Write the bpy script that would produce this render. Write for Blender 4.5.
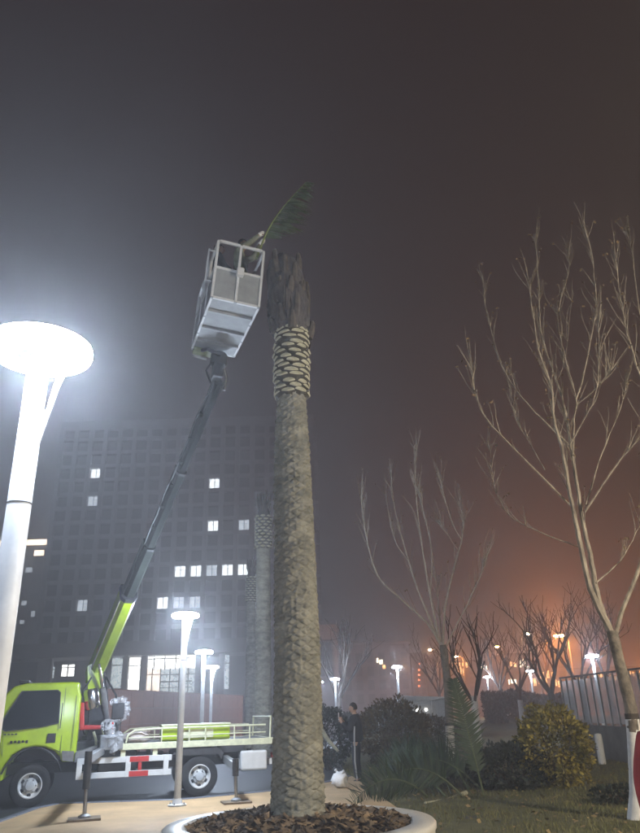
import bpy, bmesh, math, random
from mathutils import Vector, Matrix, noise
random.seed(7)
R = math.radians
for o in list(bpy.data.objects): bpy.data.objects.remove(o)
S = bpy.context.scene
C = S.collection

# ------------------------------------------------------------------ camera
EYE = 1.65; FPX = 700.0; CX = 320.0; CY = 416.5
TILT = math.atan((710 - CY) / FPX); ROLL = 0.031
ct, st = math.cos(TILT), math.sin(TILT); cr, sr = math.cos(ROLL), math.sin(ROLL)
CAM = Vector((0, 0, EYE))
F_ = Vector((0, ct, st)); U0 = Vector((0, -st, ct)); R0 = Vector((1, 0, 0))
RT = R0 * cr - U0 * sr; UP = R0 * sr + U0 * cr
cam_d = bpy.data.cameras.new('camera'); cam = bpy.data.objects.new('camera', cam_d); C.objects.link(cam)
mw = Matrix((RT, UP, -F_)).transposed().to_4x4(); mw.translation = CAM
cam.matrix_world = mw
cam_d.sensor_fit = 'VERTICAL'; cam_d.sensor_height = 24.0; cam_d.lens = 24.0 * FPX / 833.0
cam_d.clip_end = 3000; cam_d.clip_start = 0.05
S.camera = cam

# ------------------------------------------------------------------ world, exposure
W = bpy.data.worlds.new('World'); S.world = W; W.use_nodes = True
nt = W.node_tree; nt.nodes.clear()
sky = nt.nodes.new('ShaderNodeTexSky'); sky.sky_type = 'NISHITA'; sky.sun_disc = False
sky.sun_elevation = R(-6); sky.sun_rotation = R(60)
bg1 = nt.nodes.new('ShaderNodeBackground'); bg1.inputs['Strength'].default_value = 0.05
bg2 = nt.nodes.new('ShaderNodeBackground')       # the town's light on the low cloud
bg2.inputs['Color'].default_value = (0.060, 0.034, 0.034, 1); bg2.inputs['Strength'].default_value = 0.34
ad = nt.nodes.new('ShaderNodeAddShader'); ou = nt.nodes.new('ShaderNodeOutputWorld')
nt.links.new(sky.outputs[0], bg1.inputs['Color']); nt.links.new(bg1.outputs[0], ad.inputs[0])
nt.links.new(bg2.outputs[0], ad.inputs[1]); nt.links.new(ad.outputs[0], ou.inputs['Surface'])
S.view_settings.view_transform = 'Standard'; S.view_settings.look = 'None'
S.view_settings.exposure = 0.0; S.view_settings.gamma = 1.0; S.view_settings.use_curve_mapping = False
S.render.engine = 'CYCLES'
cy = S.cycles
cy.use_denoising = True
cy.volume_bounces = 0; cy.max_bounces = 5; cy.diffuse_bounces = 2; cy.glossy_bounces = 2; cy.transmission_bounces = 4
cy.transparent_max_bounces = 12
cy.caustics_reflective = False; cy.caustics_refractive = False
cy.sample_clamp_indirect = 3.0
LAMP = 640.0        # radiance of the white lamp heads
HAZE = 0.0068

# ------------------------------------------------------------------ pixel helpers (photo pixels 640x833)
def ray(x, y):
    return F_ * FPX + RT * (x - CX) + UP * (CY - y)
def px(x, y, d):
    r = ray(x, y); return CAM + r * (d / r.y)
def gr(x, y, z=0.0):
    r = ray(x, y); return CAM + r * ((z - EYE) / r.z)

# ------------------------------------------------------------------ materials
MATS = {}
def mat(name, col, rough=0.7, metal=0.0, var=0.15, scale=8.0, bump=0.0, bscale=None, spec=0.4, emit=None, es=0.0,
        alpha=None, col2=None, island=0.0, detail=4.0, trans=0.0, coat=0.0, stretch=None):
    if name in MATS: return MATS[name]
    m = bpy.data.materials.new(name); m.use_nodes = True; t = m.node_tree
    b = t.nodes['Principled BSDF']; L = t.links.new
    b.inputs['Roughness'].default_value = rough; b.inputs['Metallic'].default_value = metal
    b.inputs['Specular IOR Level'].default_value = spec
    if coat: b.inputs['Coat Weight'].default_value = coat; b.inputs['Coat Roughness'].default_value = 0.12
    tc = t.nodes.new('ShaderNodeTexCoord'); src = tc.outputs['Object']
    if stretch:
        mp = t.nodes.new('ShaderNodeMapping'); mp.inputs['Scale'].default_value = stretch
        L(src, mp.inputs['Vector']); src = mp.outputs['Vector']
    n = t.nodes.new('ShaderNodeTexNoise'); n.inputs['Scale'].default_value = scale; n.inputs['Detail'].default_value = detail
    n.inputs['Roughness'].default_value = 0.65
    L(src, n.inputs['Vector'])
    ramp = t.nodes.new('ShaderNodeValToRGB')
    c2 = col2 if col2 else tuple(min(1, c * (1 + var)) for c in col)
    c1 = col if col2 else tuple(c * (1 - var) for c in col)
    ramp.color_ramp.elements[0].color = (*c1, 1); ramp.color_ramp.elements[1].color = (*c2, 1)
    ramp.color_ramp.elements[0].position = 0.32; ramp.color_ramp.elements[1].position = 0.68
    L(n.outputs['Fac'], ramp.inputs['Fac']); out = ramp.outputs['Color']
    if island:
        g = t.nodes.new('ShaderNodeNewGeometry'); h = t.nodes.new('ShaderNodeHueSaturation')
        mr = t.nodes.new('ShaderNodeMapRange'); mr.inputs['To Min'].default_value = 1 - island; mr.inputs['To Max'].default_value = 1 + island
        L(g.outputs['Random Per Island'], mr.inputs['Value']); L(mr.outputs[0], h.inputs['Value'])
        L(out, h.inputs['Color']); out = h.outputs['Color']
    L(out, b.inputs['Base Color'])
    rm = t.nodes.new('ShaderNodeMapRange'); rm.inputs['To Min'].default_value = max(0.02, rough - 0.08); rm.inputs['To Max'].default_value = min(1, rough + 0.1)
    L(n.outputs['Fac'], rm.inputs['Value']); L(rm.outputs[0], b.inputs['Roughness'])
    if bump:
        n2 = t.nodes.new('ShaderNodeTexNoise'); n2.inputs['Scale'].default_value = bscale or scale * 4; n2.inputs['Detail'].default_value = 5
        L(src, n2.inputs['Vector'])
        bp = t.nodes.new('ShaderNodeBump'); bp.inputs['Strength'].default_value = bump; bp.inputs['Distance'].default_value = 0.02
        L(n2.outputs['Fac'], bp.inputs['Height']); L(bp.outputs['Normal'], b.inputs['Normal'])
    if emit:
        b.inputs['Emission Color'].default_value = (*emit, 1); b.inputs['Emission Strength'].default_value = es
    if alpha is not None: b.inputs['Alpha'].default_value = alpha
    if trans: b.inputs['Transmission Weight'].default_value = trans
    MATS[name] = m
    return m

def emit_mat(name, col, s, pattern=False, scale=(3, 3, 3)):
    if name in MATS: return MATS[name]
    m = bpy.data.materials.new(name); m.use_nodes = True; t = m.node_tree; t.nodes.clear()
    e = t.nodes.new('ShaderNodeEmission'); o = t.nodes.new('ShaderNodeOutputMaterial')
    e.inputs['Color'].default_value = (*col, 1); e.inputs['Strength'].default_value = s
    if pattern:      # uneven rooms behind the glass: blinds, ceiling lights, furniture
        tc = t.nodes.new('ShaderNodeTexCoord'); n = t.nodes.new('ShaderNodeTexVoronoi'); mp = t.nodes.new('ShaderNodeMapping')
        mp.inputs['Scale'].default_value = scale
        r = t.nodes.new('ShaderNodeMapRange'); r.inputs['To Min'].default_value = s * 0.12; r.inputs['To Max'].default_value = s
        t.links.new(tc.outputs['Object'], mp.inputs['Vector']); t.links.new(mp.outputs[0], n.inputs['Vector'])
        t.links.new(n.outputs['Color'], r.inputs['Value']); t.links.new(r.outputs[0], e.inputs['Strength'])
    t.links.new(e.outputs[0], o.inputs['Surface']); MATS[name] = m
    return m

# ------------------------------------------------------------------ mesh builder
class MB:
    def __init__(s): s.v = []; s.f = []
    def box(s, c, h, M=None):
        i = len(s.v); c = Vector(c)
        for dz in (-1, 1):
            for dx, dy in ((-1, -1), (1, -1), (1, 1), (-1, 1)):
                p = c + Vector((dx * h[0], dy * h[1], dz * h[2])); s.v.append(M @ p if M else p)
        for q in ((3, 2, 1, 0), (4, 5, 6, 7), (0, 1, 5, 4), (1, 2, 6, 5), (2, 3, 7, 6), (3, 0, 4, 7)):
            s.f.append(tuple(i + k for k in q))
        return s
    def bar(s, a, b, w, h=None, up=(0, 0, 1)):
        a = Vector(a); b = Vector(b); h = h or w; z = (b - a); L = z.length; z.normalize()
        u = Vector(up)
        if abs(z.dot(u)) > 0.98: u = Vector((0, 1, 0))
        x = z.cross(u).normalized(); y = x.cross(z)
        M = Matrix((x, y, z)).transposed().to_4x4(); M.translation = (a + b) / 2
        return s.box((0, 0, 0), (w / 2, h / 2, L / 2), M)
    def tube(s, pts, rad, n=8, cap=True):
        pts = [Vector(p) for p in pts]
        if not hasattr(rad, '__len__'): rad = [rad] * len(pts)
        base = len(s.v); prev = None
        for k, p in enumerate(pts):
            t = (pts[min(k + 1, len(pts) - 1)] - pts[max(k - 1, 0)])
            t = t.normalized() if t.length > 1e-9 else Vector((0, 0, 1))
            if prev is None:
                a = Vector((0, 0, 1)) if abs(t.z) < 0.9 else Vector((1, 0, 0)); x = t.cross(a).normalized()
            else:
                x = (prev - t * prev.dot(t)); x = x.normalized() if x.length > 1e-6 else t.orthogonal().normalized()
            prev = x; y = t.cross(x)
            for j in range(n):
                an = 2 * math.pi * j / n; s.v.append(p + (x * math.cos(an) + y * math.sin(an)) * rad[k])
        for k in range(len(pts) - 1):
            for j in range(n):
                a = base + k * n + j; b = base + k * n + (j + 1) % n
                s.f.append((a, b, b + n, a + n))
        if cap:
            s.f.append(tuple(base + j for j in range(n))[::-1]); e = base + (len(pts) - 1) * n
            s.f.append(tuple(e + j for j in range(n)))
        return s
    def lathe(s, prof, n=24, M=None, cap=True):
        base = len(s.v)
        for r, z in prof:
            for j in range(n):
                an = 2 * math.pi * j / n; p = Vector((r * math.cos(an), r * math.sin(an), z)); s.v.append(M @ p if M else p)
        for k in range(len(prof) - 1):
            for j in range(n):
                a = base + k * n + j; b = base + k * n + (j + 1) % n; s.f.append((a, b, b + n, a + n))
        if cap:
            s.f.append(tuple(base + j for j in range(n))[::-1]); e = base + (len(prof) - 1) * n
            s.f.append(tuple(e + j for j in range(n)))
        return s
    def prism(s, poly, axis, a, b):
        """poly of 2D points extruded along axis ('x','y','z') from a to b"""
        i = len(s.v); n = len(poly)
        for q in (a, b):
            for u, w in poly:
                s.v.append(Vector({'x': (q, u, w), 'y': (u, q, w), 'z': (u, w, q)}[axis]))
        s.f.append(tuple(i + k for k in range(n))[::-1]); s.f.append(tuple(i + n + k for k in range(n)))
        for k in range(n): s.f.append((i + k, i + (k + 1) % n, i + n + (k + 1) % n, i + n + k))
        return s
    def poly(s, pts):
        i = len(s.v); s.v += [Vector(p) for p in pts]; s.f.append(tuple(range(i, i + len(pts)))); return s
    def mesh(s, name):
        me = bpy.data.meshes.new(name); me.from_pydata([tuple(p) for p in s.v], [], s.f); me.update()
        bm = bmesh.new(); bm.from_mesh(me); bmesh.ops.recalc_face_normals(bm, faces=bm.faces); bm.to_mesh(me); bm.free()
        return me
    def build(s, name, m, parent=None, smooth=False, bevel=0.0, seg=2, angle=40):
        me = s.mesh(name); o = bpy.data.objects.new(name, me); C.objects.link(o); me.materials.append(m)
        if parent: o.parent = parent
        if smooth:
            for p in me.polygons: p.use_smooth = True
            try: me.set_sharp_from_angle(angle=R(angle))
            except Exception: pass
        if bevel:
            bv = o.modifiers.new('bevel', 'BEVEL'); bv.width = bevel; bv.segments = seg; bv.limit_method = 'ANGLE'; bv.angle_limit = R(35)
        return o

def thing(name, label, cat, loc=(0, 0, 0), rz=0.0, group=None):
    o = bpy.data.objects.new(name, None); C.objects.link(o); o.location = loc; o.rotation_euler = (0, 0, rz)
    o.empty_display_size = 0.2
    return tag(o, label, cat, group)
def tag(o, label, cat, group=None):
    o['label'] = label; o['category'] = cat
    if group: o['group'] = group
    return o
def struct(o): o['kind'] = 'structure'; return o
def stuff(o): o['kind'] = 'stuff'; return o
def dup(o, parent=None, loc=None):
    c = o.copy(); C.objects.link(c); c.parent = parent
    if loc is not None: c.location = loc
    return c
def inst(me, name, parent, loc, rot=(0, 0, 0), scale=(1, 1, 1)):
    o = bpy.data.objects.new(name, me); C.objects.link(o); o.parent = parent
    o.location = loc; o.rotation_euler = rot; o.scale = scale
    return o
def inst_m(me, name, parent, M):
    o = bpy.data.objects.new(name, me); C.objects.link(o); o.parent = parent; o.matrix_local = M; return o
rnd = random.uniform

# palette
M_ASPH = mat('asphalt', (0.026, 0.027, 0.031), 0.62, var=0.35, scale=1.2, bump=0.35, bscale=60, detail=8)
M_PAVE = mat('tan_paving', (0.45, 0.305, 0.16), 0.6, var=0.24, scale=1.1, bump=0.2, bscale=70, detail=12)
M_KERB = mat('kerb_stone', (0.12, 0.13, 0.16), 0.5, var=0.25, scale=6, bump=0.3)
M_LAWN = mat('lawn_soil', (0.050, 0.050, 0.018), 0.95, col2=(0.115, 0.105, 0.040), scale=2.5, bump=0.6, bscale=30, detail=8)
M_BLADE = mat('grass_blade', (0.080, 0.092, 0.026), 0.75, col2=(0.19, 0.165, 0.06), scale=0.9, island=0.45)
M_WHITE = mat('white_paint', (0.62, 0.62, 0.60), 0.5, var=0.10, scale=5, bump=0.05)
M_LIME = mat('lime_paint', (0.40, 0.56, 0.010), 0.36, var=0.20, scale=1.8, detail=10, coat=0.4)
M_CREAM = mat('cream_paint', (0.62, 0.62, 0.42), 0.45, var=0.14, scale=9)
M_DARK = mat('dark_steel', (0.035, 0.036, 0.040), 0.5, var=0.35, scale=9, metal=0.2, bump=0.1)
M_GREY = mat('grey_steel', (0.27, 0.28, 0.29), 0.42, var=0.2, scale=12, metal=0.5)
M_CHROME = mat('chrome_rod', (0.72, 0.73, 0.74), 0.18, metal=1.0, var=0.06)
M_RUB = mat('tyre_rubber', (0.022, 0.022, 0.023), 0.85, var=0.3, scale=20, bump=0.2)
M_RED = mat('red_plastic', (0.45, 0.028, 0.026), 0.45, var=0.12)
M_GLASSD = mat('dark_glass', (0.012, 0.014, 0.018), 0.07, var=0.2, spec=0.8)
M_FILM = mat('plastic_film', (0.62, 0.64, 0.66), 0.16, var=0.2, scale=14, bump=0.8, bscale=22, spec=0.9)

# ------------------------------------------------------------------ ground, road, paving, lawn
def lawn_h(x, y):
    t = max(0.0, min(1.0, (y - 20) / 40)); base = 0.55 * t * t * (3 - 2 * t)
    return 0.035 + base + 0.05 * noise.noise(Vector((x * 0.5, y * 0.5, 0))) * min(1, max(0, (y - 9) / 3)) + 0.02 * noise.noise(Vector((x * 2, y * 2, 3)))
b = MB(); b.poly([(-415, -55, 0), (415, -55, 0), (415, 615, 0), (-415, 615, 0)])
struct(b.build('ground', M_ASPH))
# the truck's road is the asphalt itself; the paving is a raised sheet with its kerb
PAVE = [gr(-80, 846, 0.1), gr(-10, 826, 0.1), gr(40, 808, 0.1), gr(60, 804, 0.1), gr(180, 800, 0.1), gr(275, 791, 0.1), gr(330, 782, 0.1), gr(352, 776, 0.1)]
edge = [Vector((p.x, p.y, 0)) for p in PAVE]
pv = edge + [Vector((1.35, 10.6, 0)), Vector((1.9, 9.2, 0)), Vector((2.2, 7, 0)), Vector((3.2, 3, 0)), Vector((3.6, -8, 0)), Vector((-16, -8, 0)), Vector((-16, 7, 0))]
b = MB(); b.prism([(p.x, p.y) for p in pv], 'z', -0.2, 0.1)
struct(b.build('pavement', M_PAVE))
for k in range(len(edge) - 1):
    a, c = edge[k], edge[k + 1]; t = (c - a).normalized(); nrm = Vector((-t.y, t.x, 0)) * 0.075
    n = max(1, int((c - a).length / 0.9))
    for q in range(n):
        p0 = a + (c - a) * (q / n) + t * 0.006 + nrm; p1 = a + (c - a) * ((q + 1) / n) - t * 0.006 + nrm
        kb = MB(); kb.bar(p0 + Vector((0, 0, -0.02)), p1 + Vector((0, 0, -0.02)), 0.14, 0.27)
        kk = struct(kb.build('kerb', M_KERB, bevel=0.012, seg=1))
# lawn: an undulating sheet, rising gently to the back
lb = [edge[-1], Vector((1.35, 10.6, 0)), Vector((1.9, 9.2, 0)), Vector((2.2, 7, 0))]
def left_of(y):      # left border of the lawn
    pts = [(5, 2.6), (7, 2.2), (9.2, 1.9), (10.6, 1.35), (edge[-1].y, edge[-1].x), (24, 0.35), (40, 1.2), (75, 3)]
    for (y0, x0), (y1, x1) in zip(pts, pts[1:]):
        if y <= y1: return x0 + (x1 - x0) * (y - y0) / (y1 - y0)
    return 3
b = MB(); NX, NY = 60, 90
ys = [5 + 70 * (k / NY) ** 1.6 for k in range(NY + 1)]
for y in ys:
    x0 = left_of(y); x1 = 12 + y * 0.75
    for i in range(NX + 1):
        x = x0 + (x1 - x0) * (i / NX) ** 1.4
        z = lawn_h(x, y)
        if i == 0: z = 0.0
        b.v.append(Vector((x, y, z)))
for k in range(NY):
    for i in range(NX):
        a = k * (NX + 1) + i; b.f.append((a, a + 1, a + NX + 2, a + NX + 1))
struct(b.build('lawn', M_LAWN, smooth=True, angle=180))
# grass blades
b = MB(); cnt = 0
while cnt < 42000:
    y = 8.2 + 19 * random.random() ** 1.5; x = left_of(y) + rnd(0.0, 0.62 * y - left_of(y) + 0.5)
    if noise.noise(Vector((x * 0.8, y * 0.8, 7))) < rnd(-0.75, 0.35): continue
    z = lawn_h(x, y); a = rnd(0, 6.28); h = rnd(0.03, 0.085); w = 0.0045 + 0.0006 * y / 4
    dx, dy = math.cos(a) * w, math.sin(a) * w; l = rnd(-0.04, 0.04); l2 = rnd(-0.04, 0.04)
    b.v += [Vector((x - dx, y - dy, z - 0.01)), Vector((x + dx, y + dy, z - 0.01)), Vector((x + l, y + l2, z + h))]
    i = len(b.v) - 3; b.f.append((i, i + 1, i + 2)); cnt += 1
me = bpy.data.meshes.new('grass'); me.from_pydata([tuple(p) for p in b.v], [], b.f); me.materials.append(M_BLADE)
go = bpy.data.objects.new('grass', me); C.objects.link(go); stuff(go); go['label'] = 'short worn winter grass on the lawn'; go['category'] = 'grass'
# fallen leaves on the lawn
M_LITTER = mat('leaf_litter', (0.16, 0.10, 0.04), 0.85, col2=(0.26, 0.19, 0.08), scale=3, island=0.5)
b = MB()
for k in range(1500):
    y = 8.5 + 18 * random.random() ** 1.3; x = left_of(y) + rnd(0.05, 0.6 * y); z = lawn_h(x, y) + rnd(0.02, 0.06)
    a = rnd(0, 6.28); s = rnd(0.025, 0.06); u = Vector((math.cos(a), math.sin(a), rnd(-.5, .5))) * s; w = Vector((-math.sin(a), math.cos(a), rnd(-.6, .6))) * s * 0.6
    p = Vector((x, y, z)); b.poly([p - u, p + w, p + u * 0.8, p - w])
lo = b.build('leaf_litter', M_LITTER); stuff(lo); lo['label'] = 'dry leaves scattered over the lawn'; lo['category'] = 'leaves'

# ------------------------------------------------------------------ lamps
LAMP_H = 3.40
M_LED = emit_mat('lamp_light', (0.68, 0.80, 1.0), LAMP)
M_LEDTOP = emit_mat('lamp_rim_light', (0.68, 0.80, 1.0), LAMP * 0.7)
M_POST = mat('lamp_post_paint', (0.66, 0.67, 0.67), 0.42, var=0.10, scale=6, metal=0.0)
LGRP = 'disc headed path lamps'
def lamp(pos, label, rz=0.0):
    t = thing('path_lamp', label, 'lamp', pos, rz, LGRP)
    b = MB(); b.lathe([(0.17, 0), (0.17, 0.025), (0.10, 0.04), (0.075, 0.12)], 20); b.build('base_plate', M_POST, t, smooth=True)
    for a in range(4):
        b = MB(); b.lathe([(0.014, 0.022), (0.014, 0.055), (0.008, 0.062)], 6, Matrix.Translation((0.135 * math.cos(a * 1.571 + .785), 0.135 * math.sin(a * 1.571 + .785), 0.0)))
        b.build('bolt', M_GREY, t)
    b = MB(); b.lathe([(0.066, 0.10), (0.060, 1.2), (0.057, LAMP_H - 0.62), (0.055, LAMP_H - 0.04)], 20)
    b.build('post', M_POST, t, smooth=True)
    # the flat arm that splits off below the head, with a slot between it and the post
    b = MB()
    prof = [(0.040, LAMP_H - 0.62), (0.080, LAMP_H - 0.40), (0.118, LAMP_H - 0.20), (0.160, LAMP_H - 0.045), (0.118, LAMP_H - 0.045), (0.088, LAMP_H - 0.20), (0.064, LAMP_H - 0.36), (0.03, LAMP_H - 0.42)]
    b.prism(prof, 'y', -0.035, 0.035); b.build('head_bracket', M_POST, t, bevel=0.004, seg=1)
    b = MB(); b.lathe([(0.0578, LAMP_H - 0.866), (0.0592, LAMP_H - 0.864), (0.0592, LAMP_H - 0.860), (0.0578, LAMP_H - 0.858)], 20, cap=False); b.build('post_seam', M_DARK, t)
    h = MB(); h.lathe([(0.0, LAMP_H - 0.041), (0.252, LAMP_H - 0.040), (0.264, LAMP_H - 0.030)], 32, cap=False); lens = h.build('lens', M_LED, t, smooth=True)
    h = MB(); h.lathe([(0.264, LAMP_H - 0.030), (0.271, LAMP_H - 0.005), (0.264, LAMP_H + 0.02), (0.16, LAMP_H + 0.048), (0.05, LAMP_H + 0.055)], 32, cap=False)
    h.build('rim_diffuser', M_LEDTOP, t, smooth=True)
    h = MB(); h.lathe([(0.05, LAMP_H + 0.052), (0.05, LAMP_H + 0.075), (0.0, LAMP_H + 0.078)], 20, cap=False); h.build('cap', M_GREY, t, smooth=True)
    h = MB(); h.lathe([(0.085, LAMP_H - 0.046), (0.03, LAMP_H - 0.055), (0.0, LAMP_H - 0.056)], 16, Matrix.Translation((-0.03, 0, 0)), cap=False); h.build('sensor_cap', M_GREY, t, smooth=True)
    return t
def lamp_at(x, y, h=LAMP_H):   # distance from the lamp's height
    r = ray(x, y); d = (h - EYE) * r.y / r.z; p = px(x, y, d); return Vector((p.x, p.y, 0))
p = lamp_at(41, 350, LAMP_H + .1); lamp((p.x, p.y, 0.1), 'blazing disc headed lamp with slotted white post, beside the paving and close up', rz=R(24))
p = gr(177, 806, 0.1); lamp((p.x, p.y, 0.1), 'white disc headed lamp post standing in front of the truck bed', 0.6)
for (x, y, l, z) in ((204, 652, 'slim disc headed lamp behind the truck bed, lower right of the lamp before it', 0),
                  (212, 667, 'faint disc headed lamp behind the red stone wall, beside a slightly taller lamp', 0),
                  (397, 667, 'lit disc headed lamp above the pale shed beyond the brown shrub', .3),
                  (319, 682, 'small far lamp close beside the palm trunk, left of its twin', 0),
                  (335, 679, 'small far lamp beside the palm trunk, between its twin and the standing person', 0),
                  (487, 677, 'small far lamp beyond the white painted tree and the white block', .4),
                  (530, 671, 'white lamp burning among the orange lights beyond the dark hedge', .4),
                  (592, 656, 'tall looking white lamp behind the glass fence', .1)):
    p = lamp_at(x, y, LAMP_H + z); lamp((p.x, p.y, z), l, rnd(0, 3))

# ------------------------------------------------------------------ palms
M_TRUNK = mat('palm_bark', (0.13, 0.127, 0.095), 0.9, col2=(0.34, 0.32, 0.245), scale=3.2, bump=0.5, bscale=40, stretch=(1, 1, 2.2))
M_BOOT = mat('cut_leaf_base', (0.36, 0.34, 0.22), 0.75, col2=(0.60, 0.57, 0.41), scale=6, bump=0.3, bscale=30)
M_BOOTD = mat('leaf_base_sheath', (0.07, 0.06, 0.04), 0.95, var=0.4, scale=12, bump=0.7)
M_FIBRE = mat('palm_fibre', (0.030, 0.028, 0.027), 0.95, col2=(0.12, 0.10, 0.09), var=0.5, scale=10, bump=0.8, stretch=(1, 1, 0.3))
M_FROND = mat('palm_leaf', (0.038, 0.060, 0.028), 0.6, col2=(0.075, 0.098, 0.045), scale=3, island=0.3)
M_RACH = mat('palm_rachis', (0.20, 0.25, 0.08), 0.5, var=0.25, scale=5)
def trunk_mesh(prof, rowh, nper, amp, lean, nz_per=7, nt_per=8):
    """prof: list of (z, radius); rhombic leaf scars whose lower lips stand proud"""
    z0, z1 = prof[0][0], prof[-1][0]; rows = int((z1 - z0) / rowh); NZ = rows * nz_per; NT = nper * nt_per
    b = MB()
    def rad(z):
        for (a, ra), (c, rc) in zip(prof, prof[1:]):
            if z <= c: return ra + (rc - ra) * (z - a) / (c - a)
        return prof[-1][1]
    for k in range(NZ + 1):
        z = z0 + (z1 - z0) * k / NZ; row = (z - z0) / rowh
        for j in range(NT):
            th = 2 * math.pi * j / NT
            wob = 0.22 * noise.noise(Vector((math.cos(th) * 2, math.sin(th) * 2, z * 1.7)))
            u = th / (2 * math.pi) * nper + wob * 0.4; v = row * 0.5 + wob
            # two skew families of lines make the rhombs
            p = (u + v) % 1.0; q = (u - v) % 1.0
            e = min(p, 1 - p, q, 1 - q); s_ = (p + (1 - q)) * 0.5       # s_: height inside the rhomb 0..1
            g = min(1, e / 0.16); g = g * g * (3 - 2 * g)
            h = amp * (g * (0.55 + 0.75 * (1 - s_)) - 0.5)
            h *= 0.95 + 0.6 * noise.noise(Vector((math.cos(th) * 1.6, math.sin(th) * 1.6, z * 1.3 + 9))); h += amp * 0.8 * noise.noise(Vector((math.cos(th) * 9, math.sin(th) * 9, z * 11)))
            r = rad(z) + h
            b.v.append(Vector((r * math.cos(th) + lean(z), r * math.sin(th), z)))
    for k in range(NZ):
        for j in range(NT):
            a = k * NT + j; c = k * NT + (j + 1) % NT; b.f.append((a, c, c + NT, a + NT))
    b.f.append(tuple(NZ * NT + j for j in range(NT)))
    return b
def boot_mesh():
    """one cut leaf base: a lens-shaped pale face on a wedge that points up and out (local: +x out, z up)"""
    w, h = 0.108, 0.040; b = MB(); n = 12
    for lay, (ox, oz, sc) in enumerate(((-0.05, -0.075, 1.0), (0.045, -0.012, 0.98), (0.062, 0.010, 0.90))):
        for k in range(n):
            a = 2 * math.pi * k / n; yy = math.copysign(abs(math.cos(a)) ** 1.0, math.cos(a)) * w * sc; zz = math.sin(a) * h * sc * (1 - 0.62 * abs(math.cos(a)) ** 1.5)
            b.v.append(Vector((ox - 1.9 * yy * yy - zz * 0.35, yy, oz + zz)))
    for l in range(2):
        for k in range(n): b.f.append((l * n + k, l * n + (k + 1) % n, (l + 1) * n + (k + 1) % n, (l + 1) * n + k))
    b.f.append(tuple(2 * n + k for k in range(n)))
    me = b.mesh('leaf_base'); me.materials.append(M_BOOT); me.materials.append(M_BOOTD)
    for p in me.polygons: p.material_index = 1 if (len(p.vertices) == 4 and max(p.vertices) < 2 * n) else 0
    return me
BOOT = boot_mesh()
def frond_parts(L, nleaf, leaflen, parent, curve, width=0.045, single=False, side=(1, -1), rach=0.022, up=0.5, start=0.22, flat=0.25):
    """frond along local curve(t)->Vector, t in 0..1"""
    b = MB(); N = 16; pts = [curve(k / N) for k in range(N + 1)]
    b.tube(pts, [rach * (1.5 - 1.3 * k / N) for k in range(N + 1)], 6); b.build('rachis', M_RACH, parent, smooth=True)
    allb = MB(); lm = None
    if single:
        m = MB()
        for t in range(5):
            f = t / 4; w = width * 0.5 * (1 - f ** 1.6) * (0.55 + 0.45 * min(1, f * 4)); dr = -0.14 * f * f
            m.v += [Vector((f, -w, dr + 0.25 * w)), Vector((f, 0, dr)), Vector((f, w, dr + 0.25 * w))]
        for t in range(4):
            for q in range(2): i = t * 3 + q; m.f.append((i, i + 1, i + 4, i + 3))
        lm = m.mesh('leaflet'); lm.materials.append(M_FROND)
    for k in range(nleaf):
        t = start + (1 - start) * (k + 0.5) / nleaf; p = curve(t); tg = (curve(min(1, t + .02)) - curve(t - .02)).normalized()
        sd = tg.cross(Vector((0.1, -1, 0.15))).normalized(); nr = sd.cross(tg)
        for s in side:
            d = (sd * s * rnd(0.75, 0.95) + tg * (up + rnd(-.12, .12)) + nr * rnd(-flat, flat)).normalized()
            ll = leaflen * math.sin(min(1, 0.18 + 0.95 * (1 - t) * 1.25) * math.pi / 2) * (0.45 + 0.55 * min(1, (t - start) * 5)) * rnd(0.85, 1.1)
            y = d.cross(nr).normalized(); z = d.cross(y)
            if z.z < 0: z = -z; y = -y
            M = Matrix((d, y, z)).transposed().to_4x4(); M.translation = p
            M = M @ Matrix.Diagonal((ll, 1, ll, 1))
            if single: inst_m(lm, 'leaflet', parent, M)
            else:
                i = len(allb.v)
                for f in (0, 0.45, 1.0):
                    w = width * 0.5 * (1 - f ** 1.6) * (0.6 if f == 0 else 1) + 0.001
                    allb.v += [M @ Vector((f, -w, -.12 * f * f)), M @ Vector((f, w, -.12 * f * f))]
                allb.f += [(i, i + 1, i + 3, i + 2), (i + 2, i + 3, i + 5, i + 4)]
    if not single:
        me = bpy.data.meshes.new('leaflets'); me.from_pydata([tuple(p) for p in allb.v], [], allb.f); me.materials.append(M_FROND)
        o = bpy.data.objects.new('leaflets', me); C.objects.link(o); o.parent = parent; stuff(o)

PD = 9.95
pb = px(297.5, 812, PD); PX = pb.x
zat = lambda y, d=PD: px(290, y, d).z
z_n0, z_n1, z_top = zat(399), zat(336), zat(254)
PALM_BASE = 0.42
palm = thing('palm_tree', 'tall thick palm trunk in the round white planter, its fronds cut away', 'palm tree', (PX, PD, PALM_BASE))
def lean0(z): return 0.02 * math.sin(z * 0.9) + 0.003 * z
pf = [(-0.25, 0.35), (0.12, 0.328), (0.6, 0.315), (2.0, 0.295), (3.6, 0.28), (5.0, 0.248), (z_n0 - PALM_BASE, 0.208), (z_n0 - PALM_BASE + 0.25, 0.20)]
trunk_mesh(pf, 0.056, 9, 0.028, lean0, 5, 12).build('trunk', M_TRUNK, palm, smooth=True, angle=75)
zn0, zn1, zt = z_n0 - PALM_BASE, z_n1 - PALM_BASE, z_top - PALM_BASE
b = MB(); n = 14; prof = [(0.195, zn0 - 0.05), (0.205, zn0 + .1), (0.22, (zn0 + zn1) / 2), (0.215, zn1), (0.19, zn1 + .3)]
b.lathe(prof, 24, Matrix.Translation((lean0(zn0), 0, 0))); b.build('boot_core', M_BOOTD, palm, smooth=True)
rows = 14
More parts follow.
